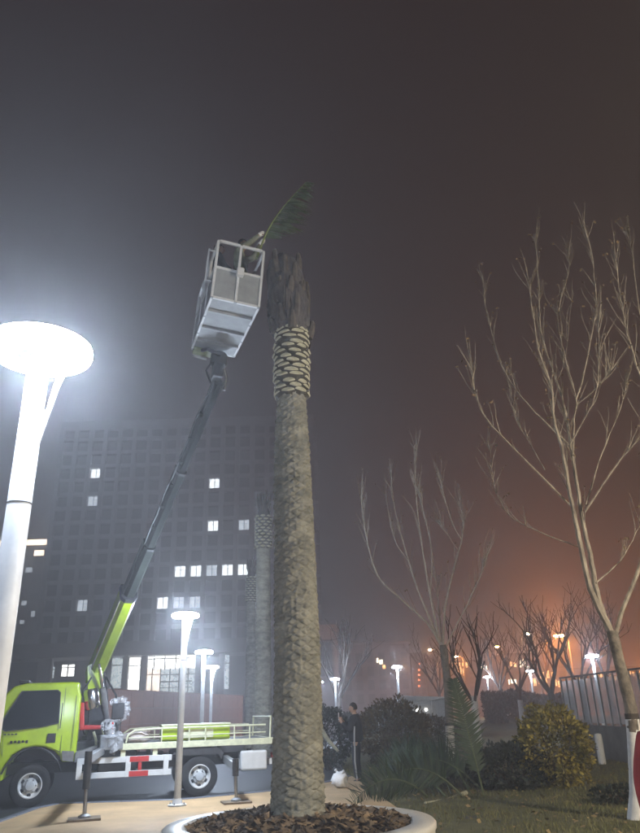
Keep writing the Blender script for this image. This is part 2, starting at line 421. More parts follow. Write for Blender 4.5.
for k in range(rows):
    z = zn0 + 0.06 + (zn1 - zn0) * k / (rows - 1) * 0.98; r = 0.208 + 0.022 * math.sin(math.pi * min(1, (k + 1) / rows))
    for j in range(7):
        a = 2 * math.pi * (j + 0.5 * (k % 2) + 0.06 * k) / 7 + rnd(-.05, .05)
        if random.random() < .015: continue
        o = inst(BOOT, 'leaf_base', palm, (lean0(z) + r * math.cos(a), r * math.sin(a), z + rnd(-.018, .018)), (rnd(-.07, .07), rnd(-.15, .10), a), (rnd(.85, 1.15), rnd(.85, 1.08), rnd(.6, .85)))
# the heart: fibre-wrapped cluster of cut petioles
b = MB()
hz = [(0.20, zn1 - 0.1), (0.28, zn1 + .12), (0.31, zn1 + .45), (0.30, zn1 + .9), (0.27, zn1 + 1.3), (0.20, zn1 + 1.62), (0.05, zn1 + 1.8)]
hz = [(r, zn1 - .1 + (z - zn1 + .1) * (zt - zn1 + .1) / (hz[-1][1] - zn1 + .1)) for r, z in hz]
NT = 36
fine = []
for k in range(len(hz) - 1):
    for q in range(7): f = q / 7; fine.append((hz[k][0] * (1 - f) + hz[k + 1][0] * f, hz[k][1] * (1 - f) + hz[k + 1][1] * f))
fine.append(hz[-1])
lx = lean0(zn1)
for r, z in fine:
    for j in range(NT):
        th = 2 * math.pi * j / NT
        rr = r * (1 + 0.45 * noise.noise(Vector((math.cos(th) * 1.9, math.sin(th) * 2.2, z * 2.6))) + 0.22 * noise.noise(Vector((math.cos(th) * 8, math.sin(th) * 8, z * 3.5))))
        b.v.append(Vector((lx - 0.09 * (z - zn1) + rr * math.cos(th), rr * math.sin(th), z)))
for k in range(len(fine) - 1):
    for j in range(NT): a = k * NT + j; c = k * NT + (j + 1) % NT; b.f.append((a, c, c + NT, a + NT))
b.build('fibre_sheath', M_FIBRE, palm, smooth=True, angle=60)
M_STUB = mat('old_petiole', (0.04, 0.034, 0.028), 0.9, col2=(0.14, 0.115, 0.09), scale=5, bump=0.4)
for k in range(44):
    a = k * 2.4; z = zn1 - 0.05 + (zt - zn1) * 0.78 * (k / 44); r = 0.33 - 0.08 * (k / 44); u = Vector((math.cos(a), math.sin(a), 0))
    L = rnd(0.22, 0.50); out = rnd(0.03, 0.12)
    p0 = Vector((lx - 0.09 * (z - zn1), 0, z)) + u * r * 0.8; pts = [p0, p0 + u * out * 0.5 + Vector((0, 0, L * .4)), p0 + u * out * 0.75 + Vector((0, 0, L * .8)), p0 + u * out * 0.7 + Vector((0, 0, L))]
    s = MB(); s.tube(pts, [0.075, 0.06, 0.045, 0.03], 7); s.build('petiole_stub', M_STUB, palm, smooth=True)

for k in range(16):       # dry sheath strips hanging off the heart
    a = k * 2.1 + .5; u = Vector((math.cos(a), math.sin(a), 0)); z = zn1 + rnd(.25, 1.3); p0 = Vector((lx - 0.09 * (z - zn1), 0, z)) + u * .27
    s = MB(); w = Vector((-u.y, u.x, 0)) * rnd(.02, .05); L = rnd(.25, .6); q = [p0, p0 + u * .08 + Vector((0, 0, .06)), p0 + u * .12 + Vector((0, 0, -L * .5)), p0 + u * .07 + Vector((0, 0, -L))]
    for kk, pt in enumerate(q): f = 1 - .25 * kk; s.v += [pt - w * f, pt + w * f, pt + u * .012]
    for kk in range(3): i = kk * 3; s.f += [(i, i + 1, i + 4, i + 3), (i + 1, i + 2, i + 5, i + 4), (i + 2, i, i + 3, i + 5)]
    s.build('sheath_strip', M_FIBRE, palm, smooth=True)
# two more palms behind
def far_palm(xpix, ytop, d, label, r0):
    p = px(xpix, 730, d); H = px(xpix, ytop, d).z
    t = thing('palm_tree', label, 'palm tree', (p.x, d, 0))
    ln = lambda z: 0.0
    nb0, nb1 = H - 2.2, H - 1.0
    trunk_mesh([(-0.1, r0 * 1.15), (1, r0 * 1.02), (nb0 + .2, r0 * 0.85)], 0.07, 9, 0.022, ln, 4, 6).build('trunk', M_TRUNK, t, smooth=True, angle=75)
    b = MB(); b.lathe([(r0 * .8, nb0), (r0 * .95, nb0 + .3), (r0 * .95, nb1), (r0 * .75, nb1 + .3), (r0 * .4, H - .2), (.04, H)], 18); b.build('fibre_sheath', M_FIBRE, t, smooth=True)
    for k in range(11):
        z = nb0 + 0.05 + (nb1 - nb0) * k / 10
        for j in range(8):
            a = 2 * math.pi * (j + .5 * (k % 2)) / 8
            inst(BOOT, 'leaf_base', t, (r0 * .95 * math.cos(a), r0 * .95 * math.sin(a), z), (0, 0, a), (1, .9, .85))
    for k in range(12):
        a = k * 2.4; u = Vector((math.cos(a), math.sin(a), 0)); p0 = u * r0 * .5 + Vector((0, 0, nb1 + .1 + .05 * k))
        s = MB(); s.tube([p0, p0 + u * .1 + Vector((0, 0, .25)), p0 + u * .12 + Vector((0, 0, .5))], [.06, .045, .03], 6); s.build('petiole_stub', M_STUB, t, smooth=True)
    return t
far_palm(263, 494, 27.0, 'second palm behind the truck bed, pale band of leaf bases below its bare top', 0.30)
far_palm(250, 560, 38.0, 'farthest palm, slender and dim, beside the second palm behind the truck', 0.26)

# planter
RIM_H = 0.40; RO = 1.66; RI = 1.36
pc = Vector((PX + 0.03, PD - 0.12, 0))
pl = thing('round_planter', 'round white planter with broad smooth rim around the tall palm', 'planter', pc)
b = MB(); b.lathe([(RO - 0.03, 0.05), (RO - 0.02, RIM_H - 0.10), (RO, RIM_H - 0.07), (RO, RIM_H - 0.025), (RO - 0.025, RIM_H), (RI + 0.03, RIM_H), (RI, RIM_H - 0.03), (RI, 0.05)], 96, cap=False)
M_RIM = mat('white_terrazzo', (0.56, 0.54, 0.49), 0.32, var=0.12, scale=4, spec=0.6, bump=0.03)
b.build('rim', M_RIM, pl, smooth=True, angle=50)
M_SOIL = mat('mulch_soil', (0.045, 0.032, 0.020), 0.95, col2=(0.11, 0.08, 0.05), scale=7, bump=0.9, bscale=25, detail=8)
b = MB(); NR, NT = 22, 72
mul = lambda r, th: RIM_H - 0.06 + 0.16 * max(0, 1 - r / RI) ** 0.8 + 0.05 * noise.noise(Vector((r * math.cos(th) * 3, r * math.sin(th) * 3, 1)))
for k in range(NR + 1):
    r = 0.05 + (RI - 0.05 + .01) * k / NR
    for j in range(NT): th = 2 * math.pi * j / NT; b.v.append(Vector((r * math.cos(th), r * math.sin(th), mul(r, th))))
for k in range(NR):
    for j in range(NT): a = k * NT + j; c = k * NT + (j + 1) % NT; b.f.append((a, c, c + NT, a + NT))
b.build('soil', M_SOIL, pl, smooth=True, angle=180)
M_CHIP = mat('mulch_chip', (0.09, 0.055, 0.028), 0.9, col2=(0.24, 0.165, 0.085), scale=4, island=0.55)
b = MB()
for k in range(2600):
    r = 0.3 + (RI - 0.32) * math.sqrt(random.random()); th = rnd(0, 6.283); p = Vector((r * math.cos(th), r * math.sin(th), mul(r, th) + rnd(0.0, 0.05)))
    a = rnd(0, 6.28); s = rnd(0.03, 0.085); u = Vector((math.cos(a), math.sin(a), rnd(-.7, .7))) * s; w = Vector((-math.sin(a), math.cos(a), rnd(-.8, .8))) * s * rnd(.25, .6)
    q = p + u.cross(w).normalized() * 0.008
    b.poly([p - u, p + w * .9, p + u, p - w]); b.poly([q - u, q - w, q + u, q + w * .9])
o = stuff(b.build('mulch_chips', M_CHIP, pl))

def smooth_pts(pts, n=4):
    out = []; P = [pts[0]] + pts + [pts[-1]]
    for k in range(1, len(P) - 2):
        for q in range(n):
            t = q / n; a, b_, c, d = P[k - 1], P[k], P[k + 1], P[k + 2]
            out.append(0.5 * ((2 * b_) + (c - a) * t + (2 * a - 5 * b_ + 4 * c - d) * t * t + (3 * b_ - a - 3 * c + d) * t ** 3))
    out.append(pts[-1]); return out
# ------------------------------------------------------------------ crane truck
pf_ = gr(27, 808); pr_ = gr(199, 797)
fw = (pf_ - pr_); WB = fw.length; fw.normalize(); yaw = math.atan2(fw.y, fw.x)
# local frame: +x forward, +y = truck's left (towards the camera), origin on the ground below the rear axle's near wheel
left = Vector((-fw.y, fw.x, 0))
HWID = 0.98
org = pr_ - left * HWID
truck = thing('crane_truck', 'lime green truck with raised boom lift carrying a work cage', 'truck', (org.x, org.y, 0), yaw)
TM = Matrix.Translation((org.x, org.y, 0)) @ Matrix.Rotation(yaw, 4, 'Z'); TI = TM.inverted()
def loc(p): return TI @ Vector(p)
FX = WB
# wheels
def wheel(x, y, s, name='wheel'):
    w = bpy.data.objects.new(name, None); C.objects.link(w); w.parent = truck; w.location = (x, y, 0.395)
    Mx = Matrix.Rotation(R(-90) * s, 4, 'X')
    b = MB(); b.lathe([(0.235, -0.095), (0.30, -0.11), (0.375, -0.10), (0.395, -0.075), (0.395, 0.075), (0.375, 0.10), (0.30, 0.11), (0.235, 0.095)], 36, Mx, cap=False)
    b.build('tyre', M_RUB, w, smooth=True, angle=50)
    b = MB(); b.lathe([(0.238, 0.098), (0.222, 0.103), (0.205, 0.085), (0.19, 0.05), (0.145, 0.02), (0.14, 0.06), (0.095, 0.075), (0.085, 0.11), (0.03, 0.118), (0.0, 0.118)], 36, Mx, cap=False)
    b.build('rim', M_WHITE, w, smooth=True, angle=35)
    for k in range(6):
        a = k * math.pi / 3; b = MB(); b.lathe([(0.016, 0.07), (0.016, 0.092), (0.0, 0.094)], 6, Mx @ Matrix.Translation((0.118 * math.cos(a), 0.118 * math.sin(a), 0)), cap=False); b.build('wheel_nut', M_GREY, w)
        a += .52; b = MB(); b.lathe([(0.038, 0.058), (0.0, 0.059)], 10, Mx @ Matrix.Translation((0.172 * math.cos(a), 0.172 * math.sin(a), 0.0)), cap=False); b.build('rim_hole', M_DARK, w)
    b = MB(); b.lathe([(0.24, -0.08), (0.0, -0.08)], 24, Mx, cap=False); b.build('brake_drum', M_DARK, w)
    return w
for x in (FX, 0):
    wheel(x, HWID - 0.11, 1); wheel(x, -HWID + 0.11, -1)
b = MB(); b.bar((FX, -.8, .395), (FX, .8, .395), .1); b.build('axle', M_DARK, truck)
b = MB(); b.bar((0, -.8, .395), (0, .8, .395), .14); b.build('axle', M_DARK, truck)
# chassis
for s in (-1, 1):
    b = MB(); b.box(((FX + .9 - 1.35) / 2, s * .38, .68), ((FX + .9 + 1.35) / 2, .04, .10)); b.build('chassis_rail', M_DARK, truck)
for x in (-1.2, -.4, .6, 1.4, 2.2):
    b = MB(); b.box((x, 0, .68), (.04, .34, .06)); b.build('cross_member', M_DARK, truck)
# cab: side profile in (x, z), extruded across; roof tapers in slightly
CB = FX - .84          # back of the cab
CFr = FX + 1.10
prof = [(CB, .80), (FX - .56, .80), (FX - .52, .90), (FX - .40, 1.02), (FX - .20, 1.10), (FX, 1.12), (FX + .22, 1.09), (FX + .42, .98), (FX + .52, .82), (FX + .54, .50), (CFr, .50),
        (CFr + .04, .75), (CFr + .02, 1.25), (CFr - .10, 1.42), (CFr - .42, 2.18), (CFr - .56, 2.31), (CFr - .80, 2.365), (FX - .62, 2.375), (FX - .80, 2.36), (CB + .06, 2.25), (CB, 2.08)]
b = MB(); nP = len(prof); ysec = [(-1, 1.0), (1, 1.0)]
YW = .95
def cw(z): return YW - (0.0 if z < 1.35 else .10 * (z - 1.35) / 1.0) - (0 if z > .9 else .02)
for s in (-1, 1):
    for (x, z) in prof: b.v.append(Vector((x, s * cw(z), z)))
b.f.append(tuple(range(nP))); b.f.append(tuple(range(nP, 2 * nP))[::-1])
for k in range(nP): b.f.append((k, (k + 1) % nP, nP + (k + 1) % nP, nP + k))
cab = b.build('cab', M_LIME, truck, smooth=True, bevel=0.045, seg=3, angle=50)
def side(poly, name, m, parent, off=.006, thick=.01, s=1, bevel=0):
    """a panel lying on the cab's side"""
    b = MB(); i = len(b.v); n = len(poly)
    for q in (off, off + thick):
        for x, z in poly: b.v.append(Vector((x, s * (cw(z) + q), z)))
    b.f.append(tuple(range(n))); b.f.append(tuple(range(n, 2 * n)))
    for k in range(n): b.f.append((k, (k + 1) % n, n + (k + 1) % n, n + k))
    return b.build(name, m, parent, bevel=bevel)
for s in (1, -1):
    win = [(FX - .42, 1.56), (FX - .40, 2.16), (FX - .34, 2.21), (FX + .38, 2.20), (FX + .74, 1.52), (FX + .60, 1.44), (FX - .1, 1.50)]
    side(win, 'side_window', M_GLASSD, cab, .002, .012, s)
    # window surround and door seams
    b = MB()
    for (p, q) in zip(win, win[1:] + win[:1]):
        b.bar((p[0], s * (cw(p[1]) + .012), p[1]), (q[0], s * (cw(q[1]) + .012), q[1]), .022, .022)
    b.build('window_seal', M_DARK, cab)
    b = MB()
    seam = [(FX - .50, 2.25), (FX - .52, 1.0)]
    for p, q in zip(seam, seam[1:]): b.bar((p[0], s * (cw(p[1]) + .001), p[1]), (q[0], s * (cw(q[1]) + .001), q[1]), .008, .010)
    b.bar((FX - .52, s * (cw(1) + .001), 1.0), (FX - .40, s * (cw(1) + .001), 1.05), .008, .01)
    b.build('door_seam', M_DARK, cab)
    side([(FX - .40, 1.18), (FX - .40, 1.36), (FX - .24, 1.36), (FX - .22, 1.18)], 'door_handle', M_DARK, cab, .001, .014, s, bevel=.004)
    b = MB(); b.tube([(FX + .80, s * .93, 1.95), (FX + .90, s * 1.10, 1.98), (FX + .90, s * 1.12, 1.75)], .012, 6); b.box((FX + .90, s * 1.12, 1.72), (.03, .09, .17)); b.build('mirror', M_DARK, cab, bevel=.01)
    # rear quarter vent, grey sill
    side([(CB + .04, .80), (CB + .04, 1.0), (FX - .55, 1.02), (FX - .58, .83)], 'sill_panel', M_GREY, cab, .003, .012, s)
    # wheel arch lip
    b = MB(); arc = [(FX + .60 * math.cos(a), s * (YW + .005), .42 + .68 * math.sin(a)) for a in [R(18 + 144 * k / 14) for k in range(15)]]
    b.tube(arc, .018, 6); b.build('wheel_arch', M_DARK, cab, smooth=True)
b = MB(); b.v = [Vector(p) for p in ((CFr - .085, -.86, 1.47), (CFr - .085, .86, 1.47), (CFr - .41, .76, 2.17), (CFr - .41, -.76, 2.17))]
b.v = [v + Vector((.018, 0, .01)) for v in b.v]; b.f = [(0, 1, 2, 3)]; b.build('windscreen', M_GLASSD, cab)
b = MB(); b.box((CFr + .06, 0, .55), (.06, .94, .13)); b.build('bumper', M_WHITE, cab, bevel=.03)
for s in (-1, 1):
    b = MB(); b.box((CFr + .03, s * .72, .86), (.03, .17, .09)); b.build('headlight', M_FILM, cab, bevel=.02)
for s in (1, -1):
    b = MB()
    for p, q in (((FX + .64, 1.42), (FX + .60, .96)), ((FX - .52, 1.0), (FX - .52, .86)), ((CB + .10, 2.10), (CB + .10, 1.05))): b.bar((p[0], s * (cw(p[1]) + .001), p[1]), (q[0], s * (cw(q[1]) + .001), q[1]), .007, .010)
    b.build('panel_gap', M_DARK, cab)
    b = MB(); b.box((FX + .78, s * (cw(1.1) + .006), 1.12), (.05, .008, .025)); b.build('marker_lamp', mat('amber_lens', (.55, .22, .02), .3, var=.05), cab, bevel=.004)
    b = MB(); b.tube([(FX - .47, s * (cw(1.6) + .05), 1.45), (FX - .47, s * (cw(1.9) + .05), 1.95)], .011, 6); b.build('grab_rail', M_DARK, cab)
b = MB(); b.box((CFr - .72, 0, 2.405), (.10, .55, .03)); b.build('roof_lamp_bar', M_DARK, cab, bevel=.012)
# dark lettering on the door, too blurred to read: short strokes
for k in range(5):
    b = MB(); x = FX + .46 - .075 * k; b.box((x, cw(1.2) + .004, 1.22 + .006 * (k % 2)), (.024, .002, .028 - .006 * (k % 2))); b.build('door_mark', M_DARK, cab)
for k in range(4):
    b = MB(); x = FX + .60 - .07 * k; b.box((x, cw(1.36) + .004, 1.37), (.026, .002, .014)); b.build('door_mark', M_DARK, cab)
# exhaust silencer, bright drum behind the cab
b = MB(); b.lathe([(0.0, -.22), (.13, -.21), (.16, -.16), (.16, .16), (.13, .21), (0, .22)], 22, Matrix.Translation((CB - .22, .62, 2.02)) @ Matrix.Rotation(R(12), 4, 'Y'), cap=False)
b.build('air_drum', M_CHROME, truck, smooth=True)
b = MB(); b.bar((CB - .22, .62, .95), (CB - .22, .62, 1.86), .05); b.build('drum_stand', M_DARK, truck)
# operator's red seat between cab and crane
sx = CB - .10
b = MB(); b.prism([(sx - .02, 1.42), (sx + .08, 1.42), (sx + .13, 1.95), (sx + .03, 1.96)], 'y', .40, .80); b.build('seat_back', M_RED, truck, bevel=.03)
b = MB(); b.prism([(sx + .10, 1.40), (sx - .36, 1.40), (sx - .40, 1.48), (sx - .02, 1.50)], 'y', .40, .80); b.build('seat', M_RED, truck, bevel=.025)
b = MB(); b.bar((sx - .15, .6, .85), (sx - .15, .6, 1.39), .06); b.build('seat_post', M_DARK, truck)
b = MB(); b.tube([(sx - .30, .78, 1.0), (sx - .28, .80, 1.2), (sx - .22, .78, 1.36)], .03, 6); b.tube([(sx - .34, .7, .9), (sx - .44, .72, 1.25), (sx - .40, .7, 1.39)], .02, 6); b.build('control_lever', M_CREAM, truck)
# crane base, column
kx = loc(px(100, 720, pr_.y - .3)).x
b = MB(); b.box((kx, 0, .98), (.50, .62, .20)); b.build('crane_base', M_DARK, truck, bevel=.03)
b = MB(); b.lathe([(.36, 1.18), (.36, 1.26), (.30, 1.28), (.28, 1.5)], 28, Matrix.Translation((kx, 0, 0))); b.build('slew_ring', M_DARK, truck, smooth=True)
b = MB(); b.prism([(kx - .22, 1.45), (kx + .24, 1.45), (kx + .30, 2.1), (kx + .34, 2.55), (kx + .16, 2.72), (kx - .02, 2.62), (kx - .14, 2.1)], 'y', -.20, .20); b.build('crane_column', M_DARK, truck, bevel=.02)
for s in (-1, 1):
    b = MB(); b.prism([(kx + .0, 1.9), (kx + .28, 1.9), (kx + .38, 2.74), (kx + .20, 2.84), (kx + .02, 2.7)], 'y', s * .24 - .018, s * .24 + .018); b.build('column_cheek', M_LIME, truck, bevel=.008)
# boom: straight line from the column's head to the platform mount
PZ = 7.70
fl, fr_, bl, br_ = (gr(x, y, PZ) for x, y in ((211, 298), (259, 306), (188, 357), (239, 347)))
cf = (fl + fr_) / 2; cb_ = (bl + br_) / 2; ax = (cb_ - cf); PLEN = ax.length; ax.normalize()
ex = Vector((0, 0, 1)).cross(ax).normalized()
if ex.x < 0: ex = -ex
PW = (fr_ - fl).length * 0.98
print('platform', PW, PLEN, cf, 'truck yaw', math.degrees(yaw), 'WB', WB, 'kx', kx)
tipw = cb_ - ax * 0.06 + Vector((0, 0, -0.62)) + ex * 0.10
B0 = Vector((kx + .17, 0, 2.66)); tip = loc(tipw)
bd = (tip - B0).normalized(); BL = (tip - B0).length
sidev = bd.cross(Vector((0, 0, 1))).normalized(); upv = sidev.cross(bd)
def boom_sec(t0, t1, w, h, name, m, bevel=.012):
    a = B0 + bd * t0; c = B0 + bd * t1
    # hexagonal box section
    pr = [(-w, -h * .55), (-w * .55, -h), (w * .55, -h), (w, -h * .55), (w, h * .9), (w * .9, h), (-w * .9, h), (-w, h * .9)]
    b = MB(); n = len(pr)
    for q in (a, c):
        for u, v in pr: b.v.append(q + sidev * u + upv * v)
    b.f.append(tuple(range(n))); b.f.append(tuple(range(n, 2 * n)))
    for k in range(n): b.f.append((k, (k + 1) % n, n + (k + 1) % n, n + k))
    return b.build(name, m, truck, bevel=bevel)
# where the first, green section ends on the photo's line
def along(xp, yp):
    r = ray(xp, yp); best = None
    for k in range(200):
        q = TM @ (B0 + bd * (BL * k / 200)); v = (q - CAM); e = v.normalized().dot(r.normalized())
        if best is None or e > best[0]: best = (e, BL * k / 200)
    return best[1]
s1 = along(131, 594); s2 = along(152, 545); s3 = along(182, 470)
print('boom', BL, s1, s2, s3)
M_BOOM2 = mat('boom_grey_green', (0.010, 0.012, 0.010), 0.85, var=0.35, scale=3, spec=.06)
bo = boom_sec(-.35, s1, .165, .20, 'boom_section', M_LIME)
boom_sec(s1 - .10, s1 + .02, .180, .215, 'boom_collar', M_DARK)
boom_sec(s1, s2, .125, .155, 'boom_section', M_BOOM2); boom_sec(s2 - .07, s2, .125, .155, 'boom_collar', M_DARK)
boom_sec(s2, s3, .098, .122, 'boom_section', M_BOOM2); boom_sec(s3 - .06, s3, .106, .132, 'boom_collar', M_DARK)
boom_sec(s3, BL, .080, .10, 'boom_section', M_BOOM2)
# cream stripe along the green section and the collar at its foot
b = MB(); q = sidev if (TM.to_3x3() @ sidev).y < 0 else -sidev
b.bar(B0 + bd * .1 + q * .169 - upv * .10, B0 + bd * (s1 - .15) + q * .169 - upv * .10, .012, .05, up=upv); b.build('boom_stripe', M_CREAM, truck)
b = MB(); b.bar(B0 + bd * .0 - upv * .19 - q * .17, B0 + bd * .0 - upv * .19 + q * .17, .08, .06); b.build('boom_foot_collar', M_CREAM, truck, bevel=.01)
# luffing cylinder
c0 = Vector((kx - .16, .30, 1.35)); c1 = B0 + bd * .55 - upv * .22 + q * .1; c0 = Vector((kx - .20, q.y * .30, 1.42))
cm = c0 + (c1 - c0) * .62
b = MB(); b.tube([c0, cm], .065, 14); b.build('lift_cylinder', M_GREY, truck, smooth=True)
b = MB(); b.tube([cm, c1], .036, 12); b.build('lift_rod', M_CHROME, truck, smooth=True)
# hose run along boom
b = MB(); b.tube([B0 + bd * t + upv * (.19 + .02 * math.sin(t * 3)) for t in [BL * k / 24 * .62 for k in range(25)]], .018, 6); b.build('hose', M_DARK, truck, smooth=True)
b = MB(); b.tube([(kx + .3, .3, 1.3), (kx + .45, .42, 1.7), (kx + .42, .35, 2.2), (kx + .2, .2, 2.6)], .022, 6); b.tube([(kx - .3, .32, 1.3), (kx - .42, .45, 1.6), (kx - .3, .40, 2.1), (kx - .05, .25, 2.5)], .022, 6); b.build('hose', M_DARK, truck, smooth=True)
for k in range(9):
    t_k = s1 + (BL - s1) * (k + .5) / 9 * .92
    b = MB(); b.bar(B0 + bd * t_k + q * .10 - upv * .06, B0 + bd * (t_k + .07) + q * .10 - upv * .06, .06, .09, up=upv); b.build('hose_clamp', M_BOOM2, truck)
b = MB(); b.tube([B0 + bd * (s1 * .3 + (BL - s1 * .3) * k / 30) + q * (.135 + .012 * math.sin(k * 1.7)) - upv * (.05 + .02 * math.sin(k * .9)) for k in range(31)], .014, 6); b.build('hose', M_DARK, truck, smooth=True)
b = MB(); b.box((0, 0, 0), (.07, .003, .05)); pl_ = b.build('warning_plate', mat('yellow_plate', (.55, .42, .03), .5, var=.15), truck); pl_.matrix_local = Matrix.Translation(B0 + bd * .75 + q * .171) @ Matrix((bd, q, upv)).transposed().to_4x4()
# wrapped control box and drum in clear plastic film
def lump(name, c, r, m, sc=(1, 1, 1), amp=.2, fr=6, parent=truck, sub=3):
    bm = bmesh.new(); bmesh.ops.create_icosphere(bm, subdivisions=sub, radius=1)
    for v in bm.verts:
        n_ = v.co.copy(); k = 1 + amp * noise.noise(n_ * fr * .4 + Vector(c)) + amp * .5 * noise.noise(n_ * fr + Vector(c)); v.co = Vector((n_.x * r * sc[0], n_.y * r * sc[1], n_.z * r * sc[2])) * k + Vector(c)
    me = bpy.data.meshes.new(name); bm.to_mesh(me); bm.free(); me.materials.append(m)
    for p in me.polygons: p.use_smooth = True
    o = bpy.data.objects.new(name, me); C.objects.link(o); o.parent = parent; return o
w0 = loc(px(118, 711, pr_.y - .5)); w1 = loc(px(112, 735, pr_.y - .6))
M_CLEAR = mat('clear_film', (0.60, 0.62, 0.64), 0.14, var=0.2, scale=14, bump=0.9, bscale=18, spec=0.9, alpha=.38)
b = MB(); b.box(w0, (.13, .12, .16)); b.box(w0 + Vector((0, 0, -.42)), (.05, .05, .30)); b.build('control_box', M_DARK, truck, bevel=.02)
for k in range(5):
    b = MB(); p = w1 + Vector((-.16 + .08 * k, .1, .02)); b.tube([p, p + Vector((.01, .03, .2))], .012, 6); b.lathe([(0, .19), (.022, .2), (.022, .23), (0, .24)], 8, Matrix.Translation(p + Vector((.01, .03, 0))), cap=False); b.build('control_lever', M_RED if k == 2 else M_DARK, truck)
b = MB(); b.box(w1 + Vector((0, 0, -.14)), (.24, .14, .15)); b.build('valve_block', M_GREY, truck, bevel=.02)
def film_tube(pts, rads, name='plastic_wrap'):
    s = smooth_pts([Vector(p) for p in pts], 6); n_ = len(s); b = MB()
    rr = [rads[0] + (rads[-1] - rads[0]) * k / (n_ - 1) + rnd(-.3, .3) * rads[0] for k in range(n_)]
    b.tube([p + Vector((rnd(-1, 1), rnd(-1, 1), rnd(-1, 1))) * .02 for p in s], rr, 9); return b.build(name, M_CLEAR, truck, smooth=True, angle=30)
film_tube([w0 + Vector(v) for v in ((.12, 0, .16), (-.02, .02, .22), (-.16, .03, .12), (-.18, .03, -.05), (-.06, .02, -.16), (.10, .02, -.20))], [.07, .075])
film_tube([w1 + Vector(v) for v in ((.10, .05, .22), (.04, .08, .05), (.0, .10, -.12), (-.08, .08, -.30))], [.13, .10])
film_tube([w1 + Vector(v) for v in ((-.10, .08, .05), (-.16, .10, -.12), (-.12, .06, -.30))], [.08, .05])
# deck
DZ = 1.09; D0 = kx - .42; D1 = -1.62
b = MB(); b.box(((D0 + D1) / 2, 0, DZ - .02), ((D0 - D1) / 2, .98, .03)); b.build('deck', M_DARK, truck)
for s in (-1, 1):
    b = MB(); b.box(((D0 + D1) / 2, s * 1.0, DZ - .045), ((D0 - D1) / 2, .022, .065)); b.build('deck_edge', M_CREAM, truck, bevel=.008)
b = MB(); b.box((D1, 0, DZ - .045), (.022, .98, .065)); b.build('deck_edge', M_CREAM, truck, bevel=.008)
for s in (1, -1):       # tube rails with rounded front end
    y = s * .96
    pts = [(D0 - .15, y, DZ + .03), (D0 - .18, y, DZ + .18), (D0 - .32, y, DZ + .27), (D0 - .8, y, DZ + .29), (D1 + .15, y, DZ + .29)]
    b = MB(); b.tube(pts, .021, 8); b.tube([(D0 - .2, y, DZ + .12), (D1 + .15, y, DZ + .14)], .014, 6); b.build('rail', M_CREAM, truck, smooth=True)
    for x in (D0 - .9, D0 - 1.5, -.1, -.75, -1.1):
        b = MB(); b.tube([(x, y, DZ + .02), (x, y, DZ + .29)], .017, 6); b.build('rail_post', M_CREAM, truck)
    b = MB(); b.tube([(D1 + .05, y, DZ + .01), (D1 + .03, y, DZ + .48)], .022, 6); b.build('rail_post', M_CREAM, truck)
b = MB(); b.tube([(D1 + .04, -.96, DZ + .46), (D1 + .04, .96, DZ + .46)], .02, 6); b.build('rail', M_CREAM, truck)
# lime toolbox on the deck
x0 = loc(px(161, 735, pr_.y)).x; x1 = loc(px(229, 735, pr_.y + .4)).x
b = MB(); b.box(((x0 + x1) / 2, .58, DZ + .175), (abs(x0 - x1) / 2, .30, .15)); tb = b.build('toolbox', M_LIME, truck, bevel=.02)
b = MB(); b.box(((x0 + x1) / 2, .58, DZ + .345), (abs(x0 - x1) / 2 + .015, .31, .018)); b.build('toolbox_lid', M_CREAM, tb, bevel=.008)
b = MB(); b.box(((x0 + x1) / 2, .884, DZ + .16), (abs(x0 - x1) / 2 * .5, .005, .09)); b.build('toolbox_panel', M_CREAM, tb)
# loose rope and sacks on the front of the deck
b = MB(); b.tube([(D0 - .5 + .17 * math.cos(t * .7), .5 + .2 * math.sin(t * .7), DZ + .05 + .006 * t) for t in range(40)], .02, 6); b.build('rope_coil', mat('rope', (.45, .36, .30), .9, var=.3), truck, smooth=True)
lump('sack', (D0 - .35, .75, DZ + .12), .22, mat('sack_cloth', (.50, .44, .40), .8, var=.3, bump=.4), (1.3, .7, .6), .3)
# side guard: cream box frame with red reflectors
for s in (1, -1):
    y = s * .98
    gx1, gx0 = CB - .06, .62
    for z in (.80, .52):
        b = MB(); b.box(((gx0 + gx1) / 2, y, z), ((gx1 - gx0) / 2, .018, .058)); b.build('guard_rail', M_WHITE, truck, bevel=.008)
    for x in (gx1 - .03, gx1 - 1.02, gx0 + .12):
        b = MB(); b.box((x, y + s * .003, .66), (.055, .02, .20)); b.build('guard_post', M_WHITE, truck, bevel=.008)
    for x in (gx1 - .90, gx0 + .36):
        b = MB(); b.box((x, y - s * .02, .92), (.05, .015, .13)); b.build('guard_hanger', M_CREAM, truck)
    xm = (gx0 + gx1) / 2 - .28
    b = MB(); b.box((xm, y + s * .023, .80), (.20, .003, .052)); b.build('reflector', M_RED, truck)
    b = MB(); b.box((xm, y + s * .023, .52), (.20, .003, .052)); b.build('reflector', M_RED, truck)
    b = MB(); b.box((xm - .02, y - s * .005, .66), (.035, .016, .085)); b.build('reflector_post', M_RED, truck)
    b = MB(); b.box((-.45, s * .72, .90), (.02, .20, .16)); b.build('mud_flap', M_RUB, truck)
    b = MB(); b.prism([(.48, .70), (.50, .86), (.38, .95), (-.38, .95), (-.5, .86), (-.48, .70), (-.40, .82), (.40, .82)], 'y', s * .98, s * .66); b.build('mudguard', M_DARK, truck)
    # under-deck boxes
    b = MB(); b.box((1.75, s * .60, .74), (.40, .22, .22)); b.build('battery_box', M_DARK, truck, bevel=.02)
b = MB(); b.box((-1.20, .80, .66), (.30, .20, .20)); b.build('water_tank', M_WHITE, truck, bevel=.04)
